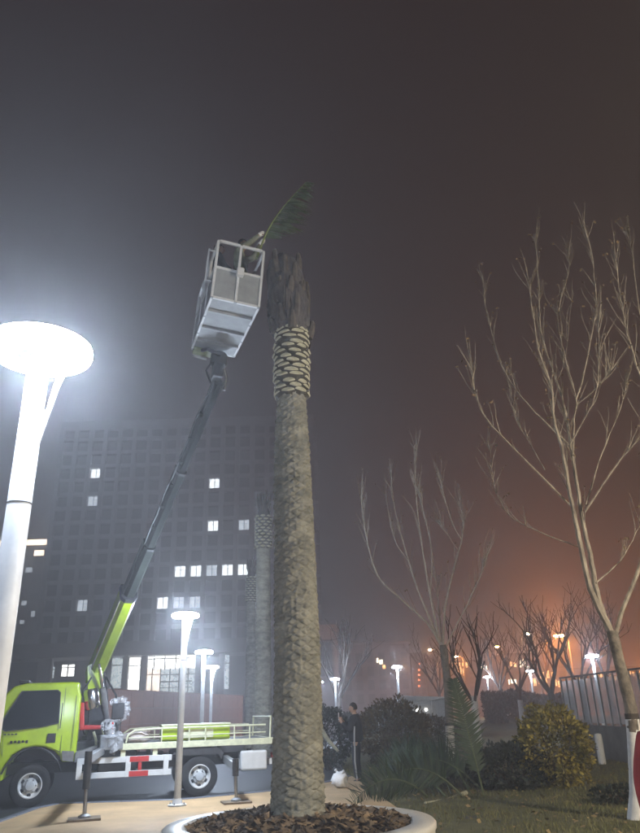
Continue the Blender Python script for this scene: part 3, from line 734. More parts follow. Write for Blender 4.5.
b = MB(); b.lathe([(.05, 0), (.05, .04)], 12, Matrix.Translation((-1.12, .80, .86))); b.build('tank_cap', M_DARK, truck)
b = MB(); b.box((-1.62, 0, .62), (.05, .9, .06)); b.build('rear_bumper', M_WHITE, truck)
for s in (1, -1):
    b = MB(); b.box((-1.675, s * .78, .74), (.02, .14, .05)); b.build('tail_light', M_RED, truck, bevel=.01)
# outriggers: arm out to the side, jack leg, foot plate
def outrigger(foot, topz, xa, name='outrigger'):
    f = loc(foot); o = bpy.data.objects.new(name, None); C.objects.link(o); o.parent = truck
    a = Vector((xa, .55, topz)); e = Vector((f.x + .02, f.y - .02, topz + .02)); zf = f.z
    b = MB(); b.bar(a, e, .12, .14); b.build('arm', M_GREY, o, bevel=.01)
    b = MB(); b.tube([e + Vector((0, 0, .12)), (f.x + .015, f.y - .015, zf + .45)], .062, 12); b.build('jack_leg', M_DARK, o, smooth=True)
    b = MB(); b.tube([(f.x + .015, f.y - .015, zf + .5), (f.x, f.y, zf + .05)], .034, 12); b.build('jack_rod', M_CHROME, o, smooth=True)
    b = MB(); b.lathe([(.10, zf + .035), (.10, zf + .06), (.05, zf + .09)], 16, Matrix.Translation((f.x, f.y, 0))); b.build('foot', M_GREY, o)
    b = MB(); b.box((f.x, f.y, zf + .017), (.26, .22, .016)); b.build('ground_board', mat('board_wood', (.16, .12, .08), .85, var=.3), o, bevel=.004)
outrigger(gr(84, 820, 0.1), .98, loc(px(104, 745, pf_.y)).x)
outrigger(gr(236, 803, 0.1), .70, -.62)
# front grey bracket visible at the cab's rear corner
b = MB(); b.prism([(CB + .02, .98), (CB - .42, 1.10), (CB - .42, .86), (CB + .02, .78)], 'y', .62, .96); b.build('step_box', M_GREY, truck, bevel=.015)

# work platform (cage)
PH = 1.10
wp = bpy.data.objects.new('work_cage', None); C.objects.link(wp); wp.parent = truck
# local of cage: x = ex (right), y = ax (away from camera), z up, origin front-left bottom corner ; matrix in truck space
RM = Matrix.Rotation(.075, 3, ax); MC = Matrix((RM @ ex, ax, RM @ Vector((0, 0, 1)))).transposed().to_4x4(); MC.translation = cf - (RM @ ex) * PW / 2
wp.matrix_local = TI @ MC
M_CAGE = mat('cage_paint', (0.58, 0.59, 0.58), 0.45, var=0.12, scale=6)
M_SHEET = mat('cage_sheet', (0.26, 0.27, 0.265), 0.5, var=0.15, scale=5)
M_FLOOR = mat('checker_plate', (0.22, 0.23, 0.225), 0.5, var=0.2, scale=4, metal=0.1, bump=.15)
t_ = .042
def cbar(p, q, name='cage_bar', w=t_, m=M_CAGE):
    b = MB(); b.bar(p, q, w, w); return b.build(name, m, wp, bevel=.004, seg=1)
zmid = PH * .52
for x in (0, PW / 2, PW):
    for y in (0, PLEN):
        cbar((x, y, 0), (x, y, PH))
for y in (PLEN / 3, 2 * PLEN / 3):
    for x in (0, PW): cbar((x, y, 0), (x, y, PH))
for z in (.0, zmid, PH):
    e = t_ / 2 + .001
    for y in (0, PLEN):
        cbar((e, y, z), (PW / 2 - e, y, z)); cbar((PW / 2 + e, y, z), (PW - e, y, z))
    for x in (0, PW):
        for k in range(3): cbar((x, PLEN * k / 3 + e, z), (x, PLEN * (k + 1) / 3 - e, z))
def sheet(c, h): b = MB(); b.box(c, h); return b.build('sheet_panel', M_SHEET, wp)
for y in (0, PLEN):
    for x in (PW / 4, 3 * PW / 4): sheet((x, y, zmid / 2), (PW / 4 - .024, .004, zmid / 2 - .024))
for x in (0, PW):
    for k in range(3): sheet((x, PLEN * (k + .5) / 3, zmid / 2), (.004, PLEN / 6 - .024, zmid / 2 - .024))
b = MB(); b.box((PW / 2, PLEN / 2, -.012), (PW / 2 + .02, PLEN / 2 + .02, .008)); b.build('floor_plate', M_FLOOR, wp)
for y in (.35, .9, 1.35):
    if y < PLEN - .1: b = MB(); b.box((PW / 2, y, -.04), (PW / 2 - .02, .025, .02)); b.build('floor_beam', M_SHEET, wp)
b = MB(); b.box((PW * .52, -.07, zmid - .04), (.06, .045, .075)); b.build('control_box', M_WHITE, wp, bevel=.015)
b = MB(); b.bar((-.12, .10, PH * .30), (-.12, .10, PH * .88), .03); b.bar((-.12, .10, PH * .32), (-.02, .10, PH * .32), .02); b.bar((-.12, .10, PH * .86), (-.02, .10, PH * .86), .02); b.build('gate_handle', M_CAGE, wp)
# mount under the far end: slewing head, levelling cylinder, brackets
b = MB(); b.lathe([(.13, -.34), (.15, -.30), (.15, -.14), (.12, -.10)], 18, Matrix.Translation((PW * .62, PLEN - .16, 0))); b.build('slew_head', M_DARK, wp, smooth=True)
b = MB(); b.box((PW * .62, PLEN - .16, -.46), (.09, .12, .14)); b.build('mount_bracket', M_DARK, wp, bevel=.02)
b = MB(); b.tube([(PW * .62, PLEN - .30, -.20), (PW * .30, PLEN - .32, -.14), (PW * .20, PLEN - .2, -.12)], .035, 8); b.build('slew_cylinder', M_DARK, wp, smooth=True)
b = MB(); b.tube([(PW * .74, PLEN - .08, -.22), (PW * .88, PLEN - .02, -.5), (PW * .85, PLEN, -.72)], .03, 8); b.build('level_cylinder', M_CHROME, wp, smooth=True)
b = MB(); b.tube([(PW * .55, PLEN - .05, -.12), (PW * .40, PLEN + .1, -.35), (PW * .55, PLEN + .05, -.62)], .018, 6); b.build('hose', M_DARK, wp, smooth=True)
b = MB(); b.box((PW * .28, PLEN - .10, -.10), (.20, .10, .03)); b.build('mount_plate', mat('green_plate', (.18, .22, .06), .6, var=.3), wp)
b = MB(); b.bar((PW * .08, PLEN + .04, -.13), (PW * .36, PLEN + .04, -.16), .03); b.build('step_bar', M_CAGE, wp)

# ------------------------------------------------------------------ people
def skin_mesh(verts, edges, rads, root=0, sub=1):
    me = bpy.data.meshes.new('skin'); me.from_pydata([tuple(v) for v in verts], edges, [])
    o = bpy.data.objects.new('skin', me); C.objects.link(o)
    mo = o.modifiers.new('skin', 'SKIN'); mo.use_smooth_shade = True
    for k, r in enumerate(rads):
        sv = me.skin_vertices[0].data[k]
        sv.radius = r if hasattr(r, '__len__') else (r, r); sv.use_root = (k == root)
    ss = o.modifiers.new('sub', 'SUBSURF'); ss.levels = sub; ss.render_levels = sub
    dg = bpy.context.evaluated_depsgraph_get(); dg.update()
    ev = o.evaluated_get(dg); out = bpy.data.meshes.new_from_object(ev, depsgraph=dg)
    bpy.data.objects.remove(o)
    return out
def mesh_obj(me, name, m, parent):
    me.materials.clear(); me.materials.append(m); o = bpy.data.objects.new(name, me); C.objects.link(o); o.parent = parent
    for p in me.polygons: p.use_smooth = True
    return o
M_SKIN = mat('skin', (0.42, 0.26, 0.18), 0.55, var=0.08)
M_HAIR = mat('dark_hair', (0.012, 0.011, 0.011), 0.5, var=0.3, scale=30, bump=.5)
def person(loc_, rz, label, J, jacket, trousers, shoe, H=1.72, group=None, hat=None, name='person', gloves=None, bulk=1.0, headyaw=0.0, headpitch=0.0, open_hands=True):
    """J: joint positions in metres for a 1.72 m figure; +y is where the figure faces, +x its right"""
    t = thing(name, label, 'person', loc_, rz, group); k = H / 1.72; t.scale = (k, k, k)
    V = {n_: Vector(p) for n_, p in J.items()}
    names = ['pel', 'spi', 'che', 'nek', 'hed']
    vs = [V[n_] for n_ in names]; es = [(0, 1), (1, 2), (2, 3), (3, 4)]; rs = [(.10, .08), (.10, .08), (.12, .085), (.055, .055), (.06, .065)]
    def add(p, par, r): vs.append(p); rs.append(r); es.append((par, len(vs) - 1)); return len(vs) - 1
    for s in 'RL':
        a = add(V['sho' + s], 2, .062); c = add(V['elb' + s], a, .043); d = add(V['wri' + s], c, .029); add(V['han' + s], d, (.04, .022))
        a = add(V['hip' + s], 0, .062); c = add(V['kne' + s], a, .058); d = add(V['ank' + s], c, .040); add(V['toe' + s], d, (.04, .03))
    me = skin_mesh(vs, es, rs)
    # shaped head, fingers joined into the same mesh
    bm = bmesh.new(); bm.from_mesh(me)
    HM = Matrix.Translation(V['hed'] + Vector((0, .012, .055))) @ Matrix.Rotation(headyaw, 4, 'Z') @ Matrix.Rotation(headpitch, 4, 'X')
    h = bmesh.ops.create_icosphere(bm, subdivisions=3, radius=1)
    for v in h['verts']:
        n_ = v.co.copy(); x, y, z = n_.x * .074, n_.y * .094, n_.z * .118
        if z < 0: x *= 1 + z * 2.2; y *= 1 + z * .9; y += .012 * (-z / .118)
        if y > .06 and abs(x) < .016 and -.035 < z < .012: y += .020 * (1 - abs(x) / .016)      # nose
        if y > .05 and -.006 < z < .022 and .014 < abs(x) < .045: y -= .008                       # eye sockets
        if y > .05 and -.065 < z < -.048 and abs(x) < .022: y += .006                             # lips
        v.co = HM @ Vector((x, y, z))
    for s in (-1, 1):
        e = bmesh.ops.create_icosphere(bm, subdivisions=2, radius=1)
        for v in e['verts']: n_ = v.co.copy(); v.co = HM @ Vector((s * .076 + n_.x * .010, -.006 + n_.y * .018, -.002 + n_.z * .030))
    for s in 'RL':
        w, hd = V['wri' + s], V['han' + s]; d = (hd - w).normalized(); sg = 1 if s == 'R' else -1
        sd = d.cross(Vector((0, 1, .2))).normalized(); nr = sd.cross(d)
        for q in range(5):
            if q == 4: p0 = w + d * .02 + nr * .025; dd = (d * .7 + nr * .7).normalized(); L = .055
            else: p0 = hd - d * .01 + nr * (.026 - .018 * q); dd = d; L = (.070, .078, .072, .056)[q]
            c1 = sd * (.012 * sg); pts = [p0, p0 + dd * L * .5 + c1 * .5, p0 + dd * L * .85 + c1 * 1.8]
            mb = MB(); mb.tube(pts, [.0095, .009, .007], 6); off = [bm.verts.new(v) for v in mb.v]
            for f in mb.f:
                try: bm.faces.new([off[i] for i in f])
                except Exception: pass
    bmesh.ops.recalc_face_normals(bm, faces=bm.faces); bm.to_mesh(me); bm.free()
    mesh_obj(me, 'body', M_SKIN, t)
    # jacket
    up = 1.0
    vs = [V['pel'] + Vector((0, 0, -.06)), V['pel'] + Vector((0, 0, .08)), V['spi'], V['che'], V['nek'] + Vector((0, 0, -.015))]; es = [(0, 1), (1, 2), (2, 3), (3, 4)]
    rs = [(.172 * bulk, .14 * bulk), (.168 * bulk, .135 * bulk), (.165 * bulk, .13 * bulk), (.175 * bulk, .13 * bulk), (.078, .078)]
    for s in 'RL':
        a = add(V['sho' + s], 3, .082 * bulk); c = add(V['elb' + s], a, .062 * bulk); add(V['wri' + s] - (V['wri' + s] - V['elb' + s]) * .08, c, .046 * bulk)
    mesh_obj(skin_mesh(vs, es, rs), 'jacket', jacket, t)
    vs = [V['pel'] + Vector((0, 0, .05)), V['pel'] + Vector((0, 0, -.03))]; es = [(0, 1)]; rs = [(.15, .12), (.155, .125)]
    for s in 'RL':
        a = add(V['hip' + s] + Vector((0, 0, -.04)), 1, .108); c = add(V['kne' + s], a, .086); add(V['ank' + s] + Vector((0, 0, .02)), c, .074)
    mesh_obj(skin_mesh(vs, es, rs), 'trousers', trousers, t)
    for s in 'RL':
        a, c = V['ank' + s], V['toe' + s]; f = (c - a); f.z = 0; f.normalize(); u = Vector((-f.y, f.x, 0)); b = MB()
        for z, e in ((0, 1.0), (.03, 1.05), (.06, .9), (.105, .5)):
            for q in range(14):
                an = 2 * math.pi * q / 14; fx = math.cos(an); l = (.17 if fx > 0 else .09) if z < .09 else .07
                p = Vector((a.x, a.y, 0)) + f * fx * l * (e if z < .09 else .9) + u * math.sin(an) * .052 * e; b.v.append(Vector((p.x, p.y, max(0, a.z - .085) + z)))
        for l in range(3):
            for q in range(14): i = l * 14 + q; j = l * 14 + (q + 1) % 14; b.f.append((i, j, j + 14, i + 14))
        b.f.append(tuple(range(14))); b.f.append(tuple(range(42, 56))); b.build('shoe', shoe, t, smooth=True)
    # hair or hat
    bm = bmesh.new(); bmesh.ops.create_icosphere(bm, subdivisions=3, radius=1)
    for v in bm.verts:
        n_ = v.co; v.co = HM @ Vector((n_.x * .083, n_.y * .100 - .010, max(n_.z * .118, -.055 if n_.y < .1 else .045) + .014))
    me = bpy.data.meshes.new('hair'); bm.to_mesh(me); bm.free(); mesh_obj(me, 'hair', M_HAIR, t)
    if hat:
        b = MB(); b.lathe([(.155, .045), (.150, .052), (.112, .058), (.110, .10), (.085, .145), (.04, .168), (0, .172)], 24, HM, cap=False); b.build('hard_hat', hat, t, smooth=True)
    if gloves:
        for s in 'RL':
            b = MB(); w, hd = V['wri' + s], V['han' + s]; d = (hd - w).normalized(); b.tube([w - d * .03, w + d * .03, hd, hd + d * .05], [.046, .042, .05, .03], 10); b.build('glove', gloves, t, smooth=True)
    return t
STAND = dict(pel=(0, 0, .93), spi=(0, .0, 1.10), che=(0, .0, 1.31), nek=(0, .01, 1.49), hed=(0, .03, 1.58),
             shoR=(.19, 0, 1.40), elbR=(.25, -.02, 1.12), wriR=(.26, .06, .88), hanR=(.26, .09, .80),
             shoL=(-.19, 0, 1.40), elbL=(-.25, -.02, 1.12), wriL=(-.26, .06, .88), hanL=(-.26, .09, .80),
             hipR=(.095, 0, .88), kneR=(.10, .02, .49), ankR=(.105, -.02, .09), toeR=(.11, .14, .03),
             hipL=(-.095, 0, .88), kneL=(-.10, .02, .49), ankL=(-.105, -.02, .09), toeL=(-.11, .14, .03))
def pose(**k): d = dict(STAND); d.update(k); return d
M_BLK = mat('black_cloth', (0.016, 0.017, 0.021), 0.85, var=0.35, scale=7, bump=.5, bscale=14)
M_NAVY = mat('navy_cloth', (0.020, 0.023, 0.034), 0.85, var=0.35, scale=7, bump=.5, bscale=14)
M_SHOE = mat('shoe', (0.03, 0.03, 0.03), 0.6, var=.3)
# person beside the planter, hands up in front of the face holding a phone
pp = gr(358, 783, 0.05); pz = lawn_h(pp.x, pp.y)
p1 = person((pp.x, pp.y, pz - .01), R(78), 'person in dark tracksuit with white side stripe, holding a pale phone up', 
       pose(elbR=(.25, .14, 1.16), wriR=(.12, .33, 1.36), hanR=(.06, .36, 1.43), elbL=(-.25, .12, 1.15), wriL=(-.13, .32, 1.34), hanL=(-.05, .36, 1.42)),
       M_BLK, M_NAVY, M_SHOE, 1.74, headpitch=R(-8), bulk=1.45)
b = MB(); b.box((.0, .405, 1.47), (.042, .006, .085)); ph = b.build('phone', M_WHITE, None, bevel=.004)
ph.parent = None; ph.matrix_world = p1.matrix_basis.copy() if False else Matrix.Translation((pp.x, pp.y, pz)) @ Matrix.Rotation(R(78), 4, 'Z')
tag(ph, 'pale phone held up by the person in the dark tracksuit', 'phone')
for part in ((1.36, .86, .175), (.86, .12, .11)):
    b = MB(); z0, z1, xx = part; n = 6
    # stripe follows the near (right) flank of jacket and trousers
b = MB()
sp = [(-.255, .0, 1.36), (-.27, -.02, 1.18)]
strp = [Vector((.0, -.145, 1.38)), Vector((.0, -.155, 1.1)), Vector((-.01, -.16, .9))]
ts = [Vector((-.238, -.02, 1.24)), Vector((-.246, -.01, 1.08)), Vector((-.246, 0, .90)), Vector((-.205, 0, .80)), Vector((-.190, .015, .50)), Vector((-.180, -.005, .28)), Vector((-.174, -.02, .13))]
for k in range(len(ts) - 1): b.bar(ts[k], ts[k + 1], .05, .03, up=(0, 1, 0))
b.build('side_stripe', mat('grey_stripe', (.33, .33, .33), .7, var=.1), p1)
# person in red at the right edge of the photo
rp = px(684, 800, 5.4)
person((rp.x, 5.4, lawn_h(rp.x, 5.4) - .01), R(170), 'person in red jacket standing on the lawn by the white painted tree, arm hanging', 
       pose(), mat('red_cloth', (0.13, 0.009, 0.010), 0.9, var=.2, bump=.4, bscale=14), M_BLK, M_SHOE, 1.66, bulk=1.1)
# worker in the cage, right arm out over the rail with the frond
M_OLIVE = mat('olive_workwear', (0.16, 0.17, 0.11), 0.85, var=.25, bump=.4, bscale=14)
M_GLV = mat('white_glove', (0.70, 0.70, 0.66), 0.8, var=.12, bump=.3)
wbase = MC @ Vector((PW * .76, .55, .0))
glove_w = px(264, 232, (MC @ Vector((PW, .45, 0))).y + .05)
fdir = Vector((1, -.25, 0)).normalized()     # worker faces right, towards the palm
rzw = math.atan2(fdir.y, fdir.x) - math.pi / 2
WM = Matrix.Translation(wbase) @ Matrix.Rotation(rzw, 4, 'Z') @ Matrix.Scale(1.62 / 1.72, 4); gl = WM.inverted() @ glove_w
sh = Vector((.19, .02, 1.42)); reach = gl - sh
print('worker reach', reach.length, gl)
if reach.length > .66: gl = sh + reach.normalized() * .66
el = sh + (gl - sh) * .47 + Vector((.03, 0, -.06))
wr = sh + (gl - sh) * .90
glL = gl + Vector((-.10, -.02, -.10)); shL = Vector((-.19, .02, 1.42)); rl = glL - shL
if rl.length > .60: glL = shL + rl.normalized() * .60
wk = person(wbase, rzw, 'worker in olive clothes and white gloves inside the raised cage', 
       pose(elbR=el, wriR=wr, hanR=gl, elbL=shL + (glL - shL) * .45 + Vector((-.05, 0, -.10)), wriL=shL + (glL - shL) * .88, hanL=glL, shoR=sh, shoL=shL),
       M_OLIVE, M_NAVY, M_SHOE, 1.62, gloves=M_GLV)
wb2 = MC @ Vector((PW * .26, .75, .0))
person(wb2, rzw + .5, 'second worker in dark clothes behind the left opening of the raised cage',
       pose(elbR=(.24, .12, 1.12), wriR=(.16, .30, 1.06), hanR=(.14, .38, 1.06), elbL=(-.24, .12, 1.12), wriL=(-.16, .30, 1.06), hanL=(-.14, .38, 1.06)), M_NAVY, M_NAVY, M_SHOE, 1.56, gloves=M_GLV)
# the frond the worker holds
GW = WM @ gl
dF = (GW.y - 0.02)
fq = [px(x, y, dF + dz) for x, y, dz in ((256.5, 259, 0), (266.5, 233, 0), (278, 214, .05), (291, 198, .12), (306, 182, .22))]
fr = thing('palm_frond', 'cut green frond held out from the cage against the palm top', 'palm frond', fq[0])
def cv(t, q=[p - fq[0] for p in fq]):
    t = max(0, min(.9999, t)) * 4; k = int(t); t -= k; a, b_, c, d = q[max(k - 1, 0)], q[k], q[k + 1], q[min(k + 2, 4)]
    return 0.5 * ((2 * b_) + (c - a) * t + (2 * a - 5 * b_ + 4 * c - d) * t * t + (3 * b_ - a - 3 * c + d) * t ** 3)
frond_parts(1.6, 64, .62, fr, cv, .050, side=(1,), up=.22, start=.20, flat=.35, rach=.014)

# ------------------------------------------------------------------ cut fronds, shrubs, trees
def frond_on_ground(base, tipv, label, bow=.15, n=34, ll=.5, single=False, side=(1, -1), up=.5, w=.04, flat=.3, name='palm_frond', group=None, start=.2):
    t = thing(name, label, 'palm frond', base, 0, group); d = Vector(tipv) - Vector(base)
    def c(s): return d * s + Vector((0, 0, bow * 4 * s * (1 - s)))
    frond_parts(1, n, ll, t, c, w, single=single, side=side, up=up, flat=flat, start=start, rach=.015)
    return t
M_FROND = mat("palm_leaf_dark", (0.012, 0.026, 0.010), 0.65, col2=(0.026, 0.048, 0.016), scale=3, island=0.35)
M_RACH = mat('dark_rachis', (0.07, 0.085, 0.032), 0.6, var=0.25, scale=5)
ub = gr(484, 796, .05); ut = px(453, 679, ub.y + .5)
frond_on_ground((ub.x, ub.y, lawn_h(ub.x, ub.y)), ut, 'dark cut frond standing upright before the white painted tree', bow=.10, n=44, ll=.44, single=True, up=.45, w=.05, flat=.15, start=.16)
GP = 'cut fronds heaped on the lawn'
M_FROND = mat('palm_leaf_dark', (0.012, 0.026, 0.010), 0.65, col2=(0.026, 0.048, 0.016), scale=3, island=0.35)
heap = [((452, 797), (420, 742), 1.3), ((405, 788), (440, 745), 1.2), ((470, 790), (440, 740), 1.4), ((388, 782), (425, 755), 1.0), ((435, 799), (400, 760), .9), ((446, 800), (378, 766), .6), ((418, 792), (398, 748), 1.2), ((428, 800), (366, 778), 0.35), ((462, 799), (392, 772), .5), ((396, 790), (470, 760), .55), ((440, 794), (385, 752), .8), ((480, 790), (410, 762), .7), ((415, 798), (455, 748), .9), ((372, 775), (445, 768), .4), ((470, 795), (428, 748), .95), ((400, 784), (352, 782), .15)]
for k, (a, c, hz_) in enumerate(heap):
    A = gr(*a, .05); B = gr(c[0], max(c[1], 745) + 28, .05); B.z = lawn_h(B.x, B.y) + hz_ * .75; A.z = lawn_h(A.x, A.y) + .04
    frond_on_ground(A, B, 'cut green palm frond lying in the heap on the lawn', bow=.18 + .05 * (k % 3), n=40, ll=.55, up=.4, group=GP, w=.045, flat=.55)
# pale stripped frond stalks
M_STALK = mat('pale_stalk', (0.42, 0.40, 0.28), .7, var=.2)
def stalk(a, c, label, r=.03, za=None, zc=None, group=None):
    A, B = a, c; b = MB(); mid = (A + B) / 2 + Vector((0, 0, -.04))
    b.tube([A, mid, B], [r * 1.6, r, r * .7], 8); o = b.build('frond_stalk', M_STALK, None, smooth=True); tag(o, label, 'frond stalk', group); return o
a = gr(388, 778, .08); c = gr(352, 786, .08); stalk(a, c, 'pale cut stalk lying on the grass beside the standing person')
dd = 20.5
a = px(319, 727, dd); c = gr(338, 751 + 22, .05); c = px(338, 751, dd - .4); stalk(a, c, 'broad pale stalk leaning beside the palm trunk', .05)
a = gr(466, 793, .08); c = gr(425, 803, .06); stalk(a, c, 'long greenish stalk at the foot of the frond heap', .03)

def leaf_cloud(name, m, parent, n, shape, size, seed=0, stuffy=True):
    """leaves spread through a volume; shape(rng)->(point, outward)"""
    rg = random.Random(seed); v = []; f = []
    for k in range(n):
        p, out = shape(rg); s = size * rg.uniform(.6, 1.35)
        d = (out + Vector((rg.uniform(-1, 1), rg.uniform(-1, 1), rg.uniform(-.6, 1)))).normalized()
        w = d.cross(Vector((rg.uniform(-1, 1), rg.uniform(-1, 1), rg.uniform(-1, 1)))).normalized()
        i = len(v); v += [tuple(p), tuple(p + d * s * .5 + w * s * .28), tuple(p + d * s), tuple(p + d * s * .5 - w * s * .28)]; f.append((i, i + 1, i + 2, i + 3))
    me = bpy.data.meshes.new(name); me.from_pydata(v, [], f); me.materials.append(m)
    o = bpy.data.objects.new(name, me); C.objects.link(o); o.parent = parent
    if stuffy: stuff(o)
    return o
M_TWIG = mat('twig', (0.09, 0.065, 0.045), .9, var=.3)
def shrub(name, label, base, rx, ry, rz, m, n, size, seed, lump_=.2, cat='shrub', group=None, fill=.55):
    t = thing(name, label, cat, base, 0, group); rg = random.Random(seed)
    def shp(r):
        while True:
            d = Vector((r.gauss(0, 1), r.gauss(0, 1), r.gauss(0, 1))).normalized()
            k = 1 + lump_ * noise.noise(d * 2.3 + Vector((seed, 0, 0))) + lump_ * .7 * noise.noise(d * 6 + Vector((0, seed, 0)))
            q = r.random() ** (1 / 3); q = fill + (1 - fill) * q
            p = Vector((d.x * rx, d.y * ry, d.z * rz)) * k * q + Vector((0, 0, rz * .93))
            if p.z > .03: return p, d
    leaf_cloud('foliage', m, t, n, shp, size, seed)
    for k in range(7):
        a = rg.uniform(0, 6.28); e = Vector((math.cos(a) * rx * .7, math.sin(a) * ry * .7, rz * rg.uniform(.9, 1.5)))
        b = MB(); b.tube([(rg.uniform(-.08, .08), rg.uniform(-.08, .08), -.05), e * .5 + Vector((0, 0, .1)), e], [.03, .02, .008], 6); b.build('stem', M_TWIG, t)
    return t
M_VAR = mat('variegated_leaf', (0.050, 0.058, 0.018), .55, col2=(0.36, 0.28, 0.05), scale=2.6, island=.45, detail=2)
M_DKG = mat('dark_green_leaf', (0.012, 0.020, 0.010), .6, var=.4, scale=3, island=.4)
M_BRN = mat('brown_green_leaf', (0.055, 0.050, 0.020), .7, col2=(0.12, 0.085, 0.04), scale=2, island=.45)
g = gr(555, 791, .05); g = px(555, 760, g.y + .7); shrub('round_shrub', 'clipped round shrub with yellow and green leaves on the lawn', (g.x, g.y, lawn_h(g.x, g.y) - .02), .74, .74, .80, M_VAR, 6500, .085, 3, .30, fill=.45)
g = gr(510, 792, .05); g.x = px(510, 770, g.y + .7).x; shrub('low_shrub', 'low black green shrub touching the yellow leaved round shrub', (g.x, g.y + .7, lawn_h(g.x, g.y) - .05), .85, .7, .46, M_DKG, 4200, .09, 5, .2)
g = gr(396, 768, .1); g.x = px(394, 740, g.y + 1).x; shrub('round_shrub', 'brownish round shrub behind the standing person and frond heap', (g.x, g.y + 1, lawn_h(g.x, g.y + 1)), 1.05, 1.0, .95, M_BRN, 5500, .10, 8, .25)
g = gr(334, 770, .1); shrub('leafy_shrub', 'dark green shrub between the palm trunk and the standing person', (g.x - .15, g.y + 1.6, 0.05), .75, .7, .85, M_DKG, 3500, .10, 9, .3)
g = gr(430, 752, .2); shrub('low_shrub', 'low wide brown shrub in front of the pale shed', (g.x, g.y + 2, lawn_h(g.x, g.y + 2)), 1.5, 1.0, .62, M_BRN, 4000, .12, 12, .3)
# small dark ground plants near the painted tree
g = gr(618, 802, .05); shrub('ground_plant', 'small dark leafy plant on the grass near the white painted trunk', (g.x, g.y, lawn_h(g.x, g.y)), .45, .3, .13, M_DKG, 700, .08, 15, .3, 'plant')

# traced bare trees
M_BARK = mat('pale_bark', (0.15, 0.12, 0.095), .85, col2=(0.46, 0.40, 0.31), scale=9, bump=.5, bscale=30, stretch=(1, 1, .35))
M_BARKD = mat('dark_bark', (0.045, 0.035, 0.028), .9, var=.4, scale=8, bump=.4)
M_WASH = mat('whitewash', (0.66, 0.65, 0.62), .8, var=.12, scale=7, bump=.3)
M_BARKT = mat('blotched_bark', (0.07, 0.058, 0.045), .9, col2=(0.30, 0.255, 0.20), scale=5.5, bump=.6, bscale=25, detail=8)
M_DEADLEAF = mat('dead_leaf', (0.15, 0.10, 0.05), .85, var=.4, scale=3, island=.4)
def traced_tree(label, trunk, limbs, d0, r_base, r_fork, wash_z, seed, group=None, M_BARK=M_BARK):
    """trunk, limbs: photo polylines; each limb gets its own drift in depth so the crown is as deep as wide"""
    rg = random.Random(seed)
    P = [px(x, y, d0) for x, y in trunk]; base = Vector((P[0].x, d0, lawn_h(P[0].x, d0) - .05)); P[0] = base.copy()
    t = thing('bare_tree', label, 'tree', base, 0, group)
    sp = smooth_pts([p - base for p in P], 5); n = len(sp)
    rr = [r_base + (r_fork - r_base) * k / (n - 1) + (.05 * max(0, 1 - k / 3)) for k in range(n)]
    b = MB(); b.tube([p + Vector((noise.noise(p * 3), noise.noise(p * 3 + Vector((5, 0, 0))), 0)) * .012 for p in sp], [q * (1 + .10 * noise.noise(p * 4)) for p, q in zip(sp, rr)], 12); b.build('trunk', M_BARKT, t, smooth=True)
    # whitewashed sleeve follows the trunk
    ws = [(p, r) for p, r in zip(sp, rr) if p.z < wash_z]
    if len(ws) >= 2:
        b = MB(); b.tube([p for p, r in ws], [r + .006 for p, r in ws], 12); b.build('whitewash_band', M_WASH, t, smooth=True)
        b = MB(); p, r = ws[-1]; b.tube([p - Vector((0, 0, .03)), p + Vector((0, 0, .05))], [r + .009, r + .008], 12); b.build('tie_band', M_BARKD, t, smooth=True)
    tw = MB(); lv = []
    for (pts, ra, rb, drift) in limbs:
        m = len(pts); q = [px(x, y, d0 + drift * (k / (m - 1)) ** 1.2) - base for k, (x, y) in enumerate(pts)]
        s = smooth_pts(q, 5); k_ = len(s)
        s = [p + Vector((rg.uniform(-1, 1), rg.uniform(-1, 1), rg.uniform(-1, 1))) * .008 * min(1, i / 3) for i, p in enumerate(s)]
        b = MB(); b.tube(s, [(ra * .66 + (rb * .7 - ra * .66) * (i / (k_ - 1)) ** .8) for i in range(k_)], 7); b.build('limb', M_BARK, t, smooth=True)
        # side twigs and a thin whip at the tip
        e = s[-1]; dirn = (s[-1] - s[-2]).normalized(); wpts = [e]
        for z in range(5): dirn = (dirn + Vector((rg.uniform(-.12, .12), rg.uniform(-.12, .12), rg.uniform(0, .12)))).normalized(); wpts.append(wpts[-1] + dirn * rg.uniform(.10, .18))
        tw.tube(wpts, [rb, rb * .8, rb * .6, rb * .45, rb * .3, rb * .2], 5)
        tsc = (d0 / 12) ** .6
        for z in range(int(k_ * 1.3)):
            i = min(k_ - 2, int(k_ * (.25 + .75 * rg.random() ** .7))); dirn = ((s[i + 1] - s[i]).normalized() * .7 + Vector((rg.uniform(-1, 1), rg.uniform(-1, 1), rg.uniform(-.1, .8))) * .5 + Vector((0, 0, .35))).normalized(); w_ = [s[i]]; L = rg.uniform(.05, .19) * tsc
            for y in range(4): dirn = (dirn + Vector((rg.uniform(-.2, .2), rg.uniform(-.2, .2), rg.uniform(0, .25)))).normalized(); w_.append(w_[-1] + dirn * L)
            tw.tube(w_, [v * tsc for v in (.0080, .0066, .0052, .004, .0026)], 4)
            if rg.random() < .5: lv.append(w_[-1])
    o = tw.build('twigs', M_BARK, t); stuff(o)
    if lv:
        def shp(r): p = r.choice(lv) + Vector((r.uniform(-.06, .06),) * 3); return p, Vector((0, 0, -1))
        leaf_cloud('dead_leaves', M_DEADLEAF, t, len(lv) * 2, shp, .06, seed)
    return t
TB = 11.8
